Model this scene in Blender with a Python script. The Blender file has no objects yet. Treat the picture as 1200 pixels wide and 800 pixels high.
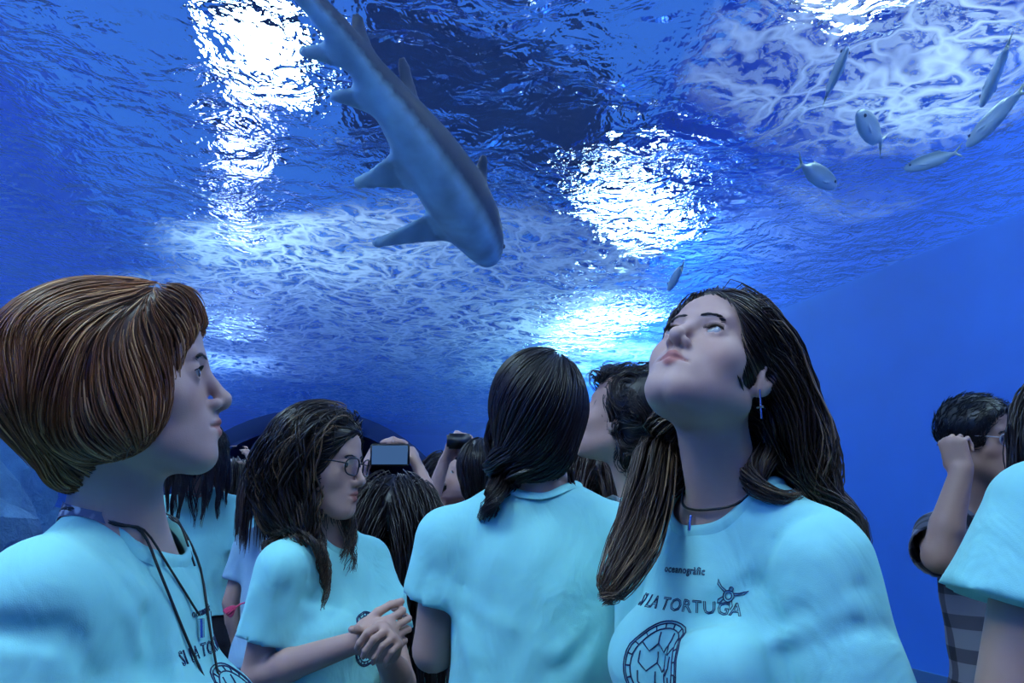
import bpy, bmesh, math, random
import numpy as np
from mathutils import Vector, Matrix, Euler, noise as mnoise
from mathutils.bvhtree import BVHTree

# ------------------------------------------------------------------ camera, world, light, exposure
SC = bpy.context.scene
COL = SC.collection
R = math.radians
CAM_Z, PITCH, F = 1.40, R(12.0), 933.3
cam_d = bpy.data.cameras.new('camera'); cam = bpy.data.objects.new('camera', cam_d); COL.objects.link(cam)
cam_d.sensor_width = 36.0; cam_d.lens = 28.0
cam.location = (0, 0, CAM_Z); cam.rotation_euler = (math.pi/2 + PITCH, 0, 0)
SC.camera = cam
cam_d.clip_start = 0.02

def PX(px, py, d):
    """point on the pixel's ray at depth d (metres along the optical axis)"""
    r = (px-600)/F*d; u = (400-py)/F*d
    return Vector((r, d*math.cos(PITCH) - u*math.sin(PITCH), CAM_Z + d*math.sin(PITCH) + u*math.cos(PITCH)))

def PXZ(px, py, z):
    a = PX(px, py, 1.0) - Vector((0, 0, CAM_Z))
    t = (z-CAM_Z)/a.z
    return Vector((0, 0, CAM_Z)) + a*t

w = bpy.data.worlds.new('hall_air'); SC.world = w; w.use_nodes = True
bg = w.node_tree.nodes['Background']; bg.inputs[0].default_value = (0.05, 0.18, 0.72, 1); bg.inputs[1].default_value = 0.9
SC.view_settings.view_transform = 'Standard'; SC.view_settings.look = 'None'
SC.view_settings.gamma = 1.0; SC.view_settings.use_curve_mapping = False
SC.view_settings.exposure = 0.0
cy = SC.cycles
cy.max_bounces = 8; cy.diffuse_bounces = 2; cy.glossy_bounces = 3; cy.transmission_bounces = 4
cy.transparent_max_bounces = 24; cy.volume_bounces = 1
cy.sample_clamp_indirect = 6.0; cy.caustics_refractive = True; cy.caustics_reflective = True; cy.blur_glossy = 0.3
cy.use_denoising = True; cy.use_light_tree = False; cy.adaptive_threshold = 0.02
LAMP_POWER = 20.0

# ------------------------------------------------------------------ small helpers
def tag(o, label=None, cat=None, group=None, kind=None):
    if label: o['label'] = label
    if cat: o['category'] = cat
    if group: o['group'] = group
    if kind: o['kind'] = kind
    return o

def link(name, me, mats=None, parent=None, smooth=True):
    o = bpy.data.objects.new(name, me); COL.objects.link(o)
    if mats is not None:
        for m in (mats if isinstance(mats, (list, tuple)) else [mats]): me.materials.append(m)
    if parent is not None: o.parent = parent
    if smooth and len(me.polygons): me.polygons.foreach_set('use_smooth', [True]*len(me.polygons))
    return o

def mesh(name, v, f):
    me = bpy.data.meshes.new(name); me.from_pydata([tuple(map(float, p)) for p in v], [], [tuple(map(int, q)) for q in f]); me.update()
    return me

def empty(name, loc=(0, 0, 0), rz=0):
    o = bpy.data.objects.new(name, None); COL.objects.link(o); o.location = loc; o.rotation_euler = (0, 0, rz)
    o.empty_display_size = 0.1
    return o

class NT:
    def __init__(s, name):
        s.m = bpy.data.materials.new(name); s.m.use_nodes = True
        s.t = s.m.node_tree; s.t.nodes.clear(); s.out = s.t.nodes.new('ShaderNodeOutputMaterial')
    def n(s, kind, **kw):
        nd = s.t.nodes.new('ShaderNode'+kind)
        for k, v in kw.items():
            if k.startswith('i_'):
                key = k[2:]
                key = int(key) if key.isdigit() else key.replace('_', ' ')
                s.set(nd.inputs[key], v)
            else: setattr(nd, k, v)
        return nd
    def set(s, inp, v):
        if isinstance(v, bpy.types.NodeSocket): s.t.links.new(v, inp)
        elif isinstance(v, (tuple, list)) and len(v) == 3 and inp.type == 'RGBA': inp.default_value = (*v, 1)
        else: inp.default_value = v
    def l(s, a, b): s.t.links.new(a, b)
    def math(s, op, a, b=0.0, c=0.0, clamp=False):
        nd = s.n('Math', operation=op, use_clamp=clamp); s.set(nd.inputs[0], a); s.set(nd.inputs[1], b); s.set(nd.inputs[2], c)
        return nd.outputs[0]
    def ramp(s, fac, stops, interp='LINEAR'):
        nd = s.n('ValToRGB'); s.set(nd.inputs[0], fac); cr = nd.color_ramp; cr.interpolation = interp
        while len(cr.elements) > 1: cr.elements.remove(cr.elements[0])
        for i, (p, c) in enumerate(stops):
            e = cr.elements[0] if i == 0 else cr.elements.new(p)
            e.position = p; e.color = (*c, 1) if len(c) == 3 else c
        return nd.outputs[0]
    def mixc(s, fac, a, b, blend='MIX'):
        nd = s.n('Mix', data_type='RGBA', blend_type=blend); s.set(nd.inputs[0], fac); s.set(nd.inputs[6], a); s.set(nd.inputs[7], b)
        return nd.outputs[2]
    def mixs(s, fac, a, b):
        nd = s.n('MixShader'); s.set(nd.inputs[0], fac); s.l(a, nd.inputs[1]); s.l(b, nd.inputs[2]); return nd.outputs[0]
    def noise(s, vec, scale, detail=3.0, rough=0.5, dist=0.0):
        nd = s.n('TexNoise'); s.set(nd.inputs['Vector'], vec); nd.inputs['Scale'].default_value = scale
        nd.inputs['Detail'].default_value = detail; nd.inputs['Roughness'].default_value = rough; nd.inputs['Distortion'].default_value = dist
        return nd.outputs[0]
    def pos(s): return s.n('TexCoord').outputs['Object']
    def mapv(s, vec, scale=(1, 1, 1), rot=(0, 0, 0), loc=(0, 0, 0)):
        nd = s.n('Mapping'); s.set(nd.inputs['Vector'], vec); nd.inputs['Scale'].default_value = scale; nd.inputs['Rotation'].default_value = rot; nd.inputs['Location'].default_value = loc
        return nd.outputs[0]
    def bump(s, h, strength=0.3, dist=0.01):
        nd = s.n('Bump'); nd.inputs['Strength'].default_value = strength; nd.inputs['Distance'].default_value = dist; s.set(nd.inputs['Height'], h)
        return nd.outputs[0]
    def surf(s, sh): s.l(sh, s.out.inputs['Surface']); return s.m

def pbr(name, col, rough=0.6, metal=0.0, spec=0.5, var=0.12, scale=30.0, bump=0.0, bscale=200.0, attr=None, sheen=0.0, coat=0.0, sss=0.0):
    """procedural principled material with slight noise variation"""
    k = NT(name); p = k.pos()
    nz = k.noise(p, scale, 4.0, 0.6)
    base = col
    if attr:
        a = k.n('Attribute', attribute_name=attr); base = a.outputs['Color']
    f = k.math('MULTIPLY_ADD', nz, 2*var, 1-var)
    cmb = k.n('CombineColor'); k.l(f, cmb.inputs[0]); k.l(f, cmb.inputs[1]); k.l(f, cmb.inputs[2])
    c = k.mixc(1.0, base, cmb.outputs[0], 'MULTIPLY')
    b = k.n('BsdfPrincipled'); k.set(b.inputs['Base Color'], c); b.inputs['Roughness'].default_value = rough
    b.inputs['Metallic'].default_value = metal; b.inputs['Specular IOR Level'].default_value = spec
    b.inputs['Sheen Weight'].default_value = sheen; b.inputs['Coat Weight'].default_value = coat
    if sss:
        b.inputs['Subsurface Weight'].default_value = sss; b.inputs['Subsurface Radius'].default_value = (0.012, 0.005, 0.003); b.inputs['Subsurface Scale'].default_value = 0.6
    if bump: k.l(k.bump(k.noise(p, bscale, 2.0), bump, 0.002), b.inputs['Normal'])
    return k.surf(b.outputs[0])

# ------------------------------------------------------------------ the tunnel and the tank around it
TA = R(16.0)                                    # the tunnel runs off to the left of the view
TD = Vector((-math.sin(TA), math.cos(TA), 0)); TN = Vector((math.cos(TA), math.sin(TA), 0))
TC = 0.42                                       # tunnel centre line, metres right of the camera
def TW(n, t, z): return TN*(n+TC) + TD*t + Vector((0, 0, z))   # tunnel coordinates -> world
HW, Z_SPRING, RISE = 2.0, 0.55, 2.0             # half width, spring height, rise of the arch
Z_TOP = 3.75                                    # still water level
T0, T1 = -5.0, 25.0                             # tank ends along the tunnel
NL, NR = -4.6, 5.2                              # tank side walls

def arch(n=28, off=0.0):
    pts = [(-HW-off, 0.0)]
    for i in range(n+1):
        a = math.pi*(1-i/n); pts.append(((HW+off)*math.cos(a), Z_SPRING + (RISE+off)*math.sin(a)))
    pts.append((HW+off, 0.0))
    return pts

def wave(x, y):
    h = 0.0
    for (kx, ky, a, ph) in WAVES: h = h + a*np.sin(kx*x + ky*y + ph)
    return h
rw = random.Random(5)
WAVES = []
for i in range(26):
    L = 0.16*1.16**i if i < 20 else 0.25 + 0.2*(i-20)
    an = rw.uniform(-1.5, 1.5) + 0.5; k_ = 2*math.pi/L
    WAVES.append((k_*math.cos(an), k_*math.sin(an), 0.0075*L**0.9, rw.uniform(0, 6.28)))

def build_water():
    # side and arch skin of the water body, one closed mesh with a wavy top
    nx, ny = 140, 380
    xs = np.linspace(NL, NR, nx); ys = np.linspace(T0, T1, ny)
    V = []; Fq = []; S = []
    def add(p, s): V.append(p); S.append(s); return len(V)-1
    X, Y = np.meshgrid(xs, ys, indexing='ij'); Z = Z_TOP + wave(X, Y)
    e = np.minimum(np.minimum(X-NL, NR-X), np.minimum(Y-T0, T1-Y)); Z = Z_TOP + (Z-Z_TOP)*np.clip(e/0.3, 0, 1)
    top = np.arange(nx*ny).reshape(nx, ny)
    for i in range(nx):
        for j in range(ny): add(TW(X[i, j], Y[i, j], Z[i, j]), 1.0)
    for i in range(nx-1):
        for j in range(ny-1): Fq.append((top[i, j], top[i+1, j], top[i+1, j+1], top[i, j+1]))
    sec = [(NL, 0.02)] + [(a, max(b, 0.02)) for a, b in arch(off=0.03)] + [(NR, 0.02)]
    r0 = [add(TW(a, T0, b), 0.0) for a, b in sec]; r1 = [add(TW(a, T1, b), 0.0) for a, b in sec]
    for i in range(len(sec)-1): Fq.append((r0[i+1], r0[i], r1[i], r1[i+1]))
    # own vertices for the walls so that the top keeps its attribute
    l0 = [add(TW(NL, y, Z_TOP), 0.0) for y in ys]; l1 = [add(TW(NR, y, Z_TOP), 0.0) for y in ys]
    Fq.append(tuple([r0[0]] + l0 + [r1[0]])[::-1]); Fq.append(tuple([r0[-1]] + l1 + [r1[-1]]))
    a0 = [add(TW(x, T0, Z_TOP), 0.0) for x in xs]; a1 = [add(TW(x, T1, Z_TOP), 0.0) for x in xs]
    Fq.append(tuple(a0[::-1] + r0)[::-1]); Fq.append(tuple(a1[::-1] + r1))
    me = mesh('tank_water', V, Fq)
    at = me.attributes.new('surf', 'FLOAT', 'POINT'); at.data.foreach_set('value', S)
    return me

FOAM = [(1060, 80, 1.3, .55), (930, 60, .8, .3), (470, 340, 3.2, .6), (300, 400, 4.0, .5), (560, 430, 4.0, .5), (430, 470, 6.0, .5), (620, 300, 1.5, .35), (230, 150, .7, .3), (1100, 330, 1.2, .3), (560, 150, 1.3, -.6), (80, 150, 2.2, -.6)]
def water_material():
    k = NT('tank_water')
    g = k.n('NewGeometry'); P = g.outputs['Position']
    n1 = k.noise(P, 5.0, 3.0, 0.55, 0.6); n2 = k.noise(k.mapv(P, (1, 0.45, 1), (0, 0, 0.5)), 22.0, 2.0, 0.5)
    h = k.math('ADD', n1, k.math('MULTIPLY', n2, 0.22))
    nm = k.bump(h, 1.0, 0.17)
    gl = k.n('BsdfGlass', i_Color=(0.86, 0.93, 1.0), i_Roughness=0.0, i_IOR=1.038); k.l(nm, gl.inputs['Normal'])
    # foam drifting on the surface: cells of broken bubbles inside large patches
    big = k.noise(P, 0.55, 2.0, 0.5, 0.4)
    wv = k.n('TexVoronoi', feature='DISTANCE_TO_EDGE'); wv.inputs['Scale'].default_value = 2.6
    warp = k.n('VectorMath', operation='ADD'); k.l(P, warp.inputs[0])
    nzc = k.n('TexNoise'); nzc.inputs['Scale'].default_value = 1.8; nzc.inputs['Detail'].default_value = 3; k.l(P, nzc.inputs['Vector'])
    sc = k.n('VectorMath', operation='SCALE'); k.l(nzc.outputs['Color'], sc.inputs[0]); sc.inputs['Scale'].default_value = 1.1
    k.l(sc.outputs[0], warp.inputs[1]); k.l(warp.outputs[0], wv.inputs['Vector'])
    web = k.ramp(wv.outputs['Distance'], [(0.0, (1, 1, 1)), (0.05, (0.75, 0.75, 0.75)), (0.14, (0, 0, 0))])
    fine = k.ramp(k.noise(warp.outputs[0], 9.0, 3.0, 0.65), [(0.44, (0, 0, 0)), (0.56, (1, 1, 1))])
    blobs = None
    for (bx, by, br, amt) in FOAM:
        c = PXZ(bx, by, Z_TOP); dn = k.n('VectorMath', operation='DISTANCE'); k.l(P, dn.inputs[0]); dn.inputs[1].default_value = c
        v = k.math('MULTIPLY', k.math('SUBTRACT', 1.0, k.math('DIVIDE', dn.outputs['Value'], br), clamp=True), amt)
        blobs = v if blobs is None else k.math('ADD', blobs, v)
    patch = k.ramp(k.math('ADD', k.math('MULTIPLY', big, 0.8), blobs), [(0.50, (0, 0, 0)), (0.72, (1, 1, 1))])
    foam = k.math('MULTIPLY', patch, k.math('MAXIMUM', web, k.math('MULTIPLY', fine, 0.6)))
    foam = k.math('MULTIPLY', foam, 0.85)
    df = k.n('BsdfDiffuse', i_Color=(0.82, 0.86, 0.92)); tr = k.n('BsdfTranslucent', i_Color=(0.95, 0.96, 1.0))
    fo = k.mixs(0.65, df.outputs[0], tr.outputs[0])
    s1 = k.mixs(foam, gl.outputs[0], fo)
    # straight up the water is clear, towards grazing angles it mirrors and bends
    lw = k.n('LayerWeight'); lw.inputs['Blend'].default_value = 0.5
    up = k.ramp(lw.outputs['Facing'], [(0.20, (1, 1, 1)), (0.34, (0, 0, 0))])
    tp = k.n('BsdfTransparent', i_Color=(0.85, 0.95, 1.0))
    s2 = k.mixs(up, s1, tp.outputs[0])
    tp2 = k.n('BsdfTransparent', i_Color=(1, 1, 1))
    at = k.n('Attribute', attribute_name='surf')
    k.surf(k.mixs(at.outputs['Fac'], tp2.outputs[0], s2))
    va = k.n('VolumeAbsorption', i_Color=(0.0, 0.72, 0.985)); va.inputs['Density'].default_value = 0.17
    vs = k.n('VolumeScatter', i_Color=(0.30, 0.48, 1.0)); vs.inputs['Density'].default_value = 0.07; vs.inputs['Anisotropy'].default_value = 0.2
    ad = k.n('AddShader'); k.l(va.outputs[0], ad.inputs[0]); k.l(vs.outputs[0], ad.inputs[1])
    k.l(ad.outputs[0], k.out.inputs['Volume'])
    k.m.volume_intersection_method = 'ACCURATE' if hasattr(k.m, 'volume_intersection_method') else None
    return k.m

water = link('tank_water', build_water(), water_material())
tag(water, 'clear blue aquarium water with rippling foamy surface over the tunnel', 'water', kind='stuff')

# painted tank shell
def slab(name, quad, mat, kind='structure', th=0.12, out=None):
    """quad of 4 world points thickened away from the room"""
    p = [Vector(q) for q in quad]; nrm = (p[1]-p[0]).cross(p[3]-p[0]).normalized()
    if out is not None and nrm.dot(out) < 0: nrm = -nrm
    v = p + [q + nrm*th for q in p]
    f = [(0, 1, 2, 3), (4, 7, 6, 5), (0, 4, 5, 1), (1, 5, 6, 2), (2, 6, 7, 3), (3, 7, 4, 0)]
    o = link(name, mesh(name, v, f), mat, smooth=False); tag(o, kind=kind); return o

def blue_paint(name, a, b, rough=0.55):
    k = NT(name); p = k.pos(); nz = k.noise(p, 0.8, 5.0, 0.6, 0.3)
    c = k.ramp(nz, [(0.3, a), (0.7, b)])
    bs = k.n('BsdfPrincipled', i_Base_Color=c, i_Roughness=rough); return k.surf(bs.outputs[0])
M_TANK = blue_paint('tank_paint', (0.005, 0.105, 0.62), (0.008, 0.15, 0.82))
M_ROOF = blue_paint('roof_paint', (0.035, 0.028, 0.05), (0.07, 0.055, 0.09), 0.8)
M_BEAM = pbr('beam_dark', (0.035, 0.03, 0.05), 0.8)
M_FLOOR = pbr('tunnel_floor', (0.02, 0.025, 0.035), 0.5, bump=0.2)
M_STEEL = pbr('frame_blue', (0.01, 0.03, 0.14), 0.4)
M_DARK = pbr('portal_dark', (0.02, 0.04, 0.20), 0.8)
ZR = 7.4
g_ = 0.02
slab('wall_left', [TW(NL-g_, T0, 0), TW(NL-g_, T1, 0), TW(NL-g_, T1, ZR), TW(NL-g_, T0, ZR)], M_TANK, out=-TN)
slab('wall_right', [TW(NR+g_, T0, 0), TW(NR+g_, T1, 0), TW(NR+g_, T1, ZR), TW(NR+g_, T0, ZR)], M_TANK, out=TN)
slab('wall_back', [TW(NL, T1+g_, 0), TW(NR, T1+g_, 0), TW(NR, T1+g_, ZR), TW(NL, T1+g_, ZR)], M_TANK, out=TD)
slab('wall_front', [TW(NL, T0-g_, 0), TW(NR, T0-g_, 0), TW(NR, T0-g_, ZR), TW(NL, T0-g_, ZR)], M_TANK, out=-TD)
# the hall roof: a dark solid bay over the middle, open bays of hazy daylight around it, dark beams
slab('ceiling', [PXZ(420, 20, ZR), PXZ(720, 130, ZR), PXZ(700, 300, ZR), PXZ(400, 215, ZR)], M_ROOF, out=Vector((0, 0, 1)))
slab('floor', [TW(NL, T0, 0), TW(NR, T0, 0), TW(NR, T1, 0), TW(NL, T1, 0)], M_FLOOR, out=Vector((0, 0, -1)))

# acrylic tunnel, panel by panel, with dark ribs only at the far portal
def acrylic():
    k = NT('clear_acrylic')
    tp = k.n('BsdfTransparent', i_Color=(0.97, 0.985, 1.0)); gl = k.n('BsdfGlossy', i_Color=(1, 1, 1), i_Roughness=0.03)
    fr = k.n('Fresnel'); fr.inputs['IOR'].default_value = 1.12
    return k.surf(k.mixs(k.math('MULTIPLY', fr.outputs[0], 0.5), tp.outputs[0], gl.outputs[0]))
M_ACR = acrylic()
def arch_sheet(name, t0, t1, mat, n=40):
    pr = arch(n)[1:-1]; v = []; f = []
    for a, b in pr: v += [TW(a, t0, b), TW(a, t1, b)]
    for i in range(len(pr)-1): f.append((2*i, 2*i+1, 2*i+3, 2*i+2))
    return link(name, mesh(name, v, f), mat)
seg = [-4.9, -1.4, 11.3]
for i in range(len(seg)-1):
    tag(arch_sheet('window_%d' % (i+1), seg[i], seg[i+1], M_ACR), kind='structure')
# plinths along both sides under the acrylic
for s, nm in ((-1, 'trim_1'), (1, 'trim_2')):
    a, b = s*(HW-0.06), s*(HW+0.10)
    v = []
    for t in (-4.9, 11.3):
        v += [TW(a, t, 0), TW(b, t, 0), TW(b, t, Z_SPRING), TW(a, t, Z_SPRING)]
    f = [(0, 1, 2, 3), (4, 7, 6, 5), (0, 4, 5, 1), (1, 5, 6, 2), (2, 6, 7, 3), (3, 7, 4, 0)]
    tag(link(nm, mesh(nm, v, f), M_STEEL, smooth=False), kind='structure')
# far portal: a broad ring and a dark passage behind it
def ring(name, t0, t1, r_in, r_out, mat):
    A = arch(32, r_in); B = arch(32, r_out); v = []; f = []
    for (a, b), (c, d) in zip(A, B): v += [TW(a, t0, b), TW(c, t0, d), TW(c, t1, d), TW(a, t1, b)]
    n = len(A)
    for i in range(n-1):
        for q in range(4): f.append((4*i+q, 4*i+(q+1) % 4, 4*i+4+(q+1) % 4, 4*i+4+q))
    f += [(3, 2, 1, 0), (4*n-4, 4*n-3, 4*n-2, 4*n-1)]
    return link(name, mesh(name, v, f), mat, smooth=False)
tag(ring('trim_3', 11.25, 11.5, -0.02, 0.22, M_STEEL), kind='structure')
def tube_opaque(name, t0, t1, mat):
    pr = arch(32, 0.0); v = []; f = []
    for a, b in pr: v += [TW(a, t0, b), TW(a, t1, b)]
    m = len(pr)
    for i in range(m-1): f.append((2*i, 2*i+1, 2*i+3, 2*i+2))
    f.append(tuple(2*i+1 for i in range(m)))
    return link(name, mesh(name, v, f), mat)
tag(tube_opaque('wall_portal', 11.5, 15.5, M_DARK), kind='structure')

# ------------------------------------------------------------------ hall lamps above the water, plus lamps added for glitter and wall light
def emis(name, col, st):
    k = NT(name); e = k.n('Emission', i_Color=col, i_Strength=st); return k.surf(e.outputs[0])
M_HOUSE = pbr('lamp_housing', (0.03, 0.03, 0.04), 0.5, 0.6)
M_LAMP = emis('lamp_face', (0.86, 0.93, 1.0), LAMP_POWER)
def box_mesh(name, sx, sy, sz, bev=0.0):
    bm = bmesh.new(); bmesh.ops.create_cube(bm, size=1.0)
    for v in bm.verts: v.co = Vector((v.co.x*sx, v.co.y*sy, v.co.z*sz))
    if bev: bmesh.ops.bevel(bm, geom=bm.edges[:], offset=bev, segments=2, affect='EDGES')
    me = bpy.data.meshes.new(name); bm.to_mesh(me); bm.free(); return me
M_VIOLET = emis('glint_lamp_violet', (0.55, 0.50, 1.0), LAMP_POWER*0.45)  # violet glow for the lamps added to make glitter and glare
def flood(loc, sx, sy, rz, label, face=None):
    e = empty('flood_lamp', loc, rz); tag(e, label, 'lamp', 'flood lamps above the water')
    h = link('housing', box_mesh('housing', sx+0.12, sy+0.12, 0.16, 0.03), M_HOUSE, e); h.location.z = 0.09
    p = link('lamp_face', mesh('lamp_face', [(-sx/2, -sy/2, 0), (sx/2, -sy/2, 0), (sx/2, sy/2, 0), (-sx/2, sy/2, 0)], [(3, 2, 1, 0)]), face or M_LAMP, e, smooth=False)
    for s in (-1, 1):
        r_ = link('hanger', box_mesh('hanger', 0.03, 0.03, ZR-loc[2]-0.15), M_HOUSE, e); r_.location = (s*sx*0.35, 0, (ZR-loc[2]+0.15)/2)
    return e
ZL = 5.2
l1 = PXZ(308, 95, ZL); l2 = PXZ(752, 280, ZL); l4 = PXZ(1012, 14, ZL)
flood(l1, 0.75, 1.5, 0.1, 'broad flood lamp glaring through the ripples beside the shark tail')
flood(l2, 1.2, 2.6, -0.45, 'large flood lamp glaring white above the woman looking up')
flood(l4, 0.55, 0.75, 0.75, 'small square flood lamp seen crisply above the silver fish')
flood(PXZ(285, 200, ZL), 0.40, 1.3, 0.15, 'narrow violet lamp added for the glitter trail beside the shark', M_VIOLET)  # added lamp, stands in for the broad lamp's glitter trail on the waves
flood(PXZ(278, 285, ZL), 0.45, 1.8, 0.15, 'distant violet lamp added for the glitter trail above the auburn bob', M_VIOLET)  # also added, carries the violet glitter trail farther off
for (n_, t_, sz, lb) in ((-1.9, 0.5, 1.12, 'overhead flood lamp lighting the girl with the auburn bob'), (1.9, 0.3, .9, 'overhead flood lamp lighting the broad mint-shirted shoulder'), (0.0, -1.2, 1.0, 'overhead flood lamp near the tunnel entrance'),
                         (-3.7, -1.5, 1.5, 'added wall-brightening lamp over the side tank near the tunnel entrance'), (-3.7, 1.2, 1.6, 'added wall-brightening lamp over the side tank next to the auburn bob'), (-3.7, 4.2, 1.6, 'added wall-brightening lamp over the side tank short of the boulders'),  # the side tank lamps here are added out of view to brighten the left wall
                         (4.2, -0.5, 1.4, 'added wall-brightening lamp near the entrance on the plain wall side'), (4.2, 2.2, 1.5, 'added wall-brightening lamp over the side tank beside the man in plaid')):  # both added out of view to brighten the right tank wall
    flood(TW(n_, t_, ZL), sz*.8 if abs(n_) > 3 else sz, sz, TA, lb)
flood(PXZ(735, 402, 4.25), 2.6, 3.4, TA, 'low far flood lamp glowing white behind the curly-haired head')
flood(PXZ(248, 392, 4.25), 1.6, 1.6, TA, 'low far violet lamp added for the purple glare above the boulders', M_VIOLET)  # added lamp that makes the purple glare and lights the far tank
#@@PEOPLE

# ================================================================== implicit modelling kit (numpy)
A3 = lambda *a: np.array(a, float)
def nrm(v):
    v = np.asarray(v, float); return v/np.maximum(np.linalg.norm(v, axis=-1, keepdims=True), 1e-9)
def sph(p, c, r): return np.linalg.norm(p-np.asarray(c), axis=1) - r
def ell(p, c, r, rot=None):
    q = p-np.asarray(c)
    if rot is not None: q = q @ rot
    r = np.asarray(r, float); k0 = np.linalg.norm(q/r, axis=1); k1 = np.linalg.norm(q/(r*r), axis=1)
    return k0*(k0-1.0)/np.maximum(k1, 1e-6)
def rcone(p, a, b, r1, r2):
    a = np.asarray(a, float); b = np.asarray(b, float); ba = b-a; t = np.clip((p-a) @ ba/max(ba @ ba, 1e-9), 0, 1)
    return np.linalg.norm(p-a-t[:, None]*ba, axis=1) - (r1+(r2-r1)*t)
def smin(a, b, k):
    h = np.clip(0.5+0.5*(b-a)/k, 0, 1); return b+(a-b)*h-k*h*(1-h)
def smax(a, b, k): return -smin(-a, -b, k)
def near(p, c, rad, f, k=None):
    """evaluate f only for points within rad of c"""
    d = np.linalg.norm(p-np.asarray(c), axis=1); out = d-rad*0.55
    m = d < rad
    if m.any(): out[m] = f(p[m])
    return out
def rotm(axis, ang):
    a = nrm(axis); c, s = math.cos(ang), math.sin(ang); x, y, z = a
    return np.array([[c+x*x*(1-c), x*y*(1-c)-z*s, x*z*(1-c)+y*s], [y*x*(1-c)+z*s, c+y*y*(1-c), y*z*(1-c)-x*s], [z*x*(1-c)-y*s, z*y*(1-c)+x*s, c+z*z*(1-c)]])
def frame(fwd, up):
    """columns x, y, z of a frame whose -Y looks along fwd"""
    y = -nrm(fwd); z = np.asarray(up, float); z = nrm(z-y*(z @ y)); x = np.cross(y, z); return np.stack([x, y, z], 1)
TET = np.array([[1, -1, -1], [-1, -1, 1], [-1, 1, -1], [1, 1, 1]], float)
def grad(f, p, e=0.002):
    n = len(p); q = (p[None]+TET[:, None]*e).reshape(-1, 3); v = f(q).reshape(4, n); return nrm(np.einsum('kn,kd->nd', v, TET))
def stick(f, p, off=0.0, it=6):
    """pull points onto the level set f = off"""
    p = np.array(p, float)
    for _ in range(it): p = p - (f(p)-off)[:, None]*grad(f, p)
    return p

def axis(lo, hi, fine, hf, hc):
    """grid axis, spacing hf inside the fine intervals, hc outside"""
    x = [lo]
    while x[-1] < hi:
        q = x[-1]; h = hc
        for a, b in fine:
            if a-hc <= q <= b: h = hf
        x.append(q+h)
    while (len(x)-1) % 4: x.append(x[-1]+hc)
    return np.array(x)

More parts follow.
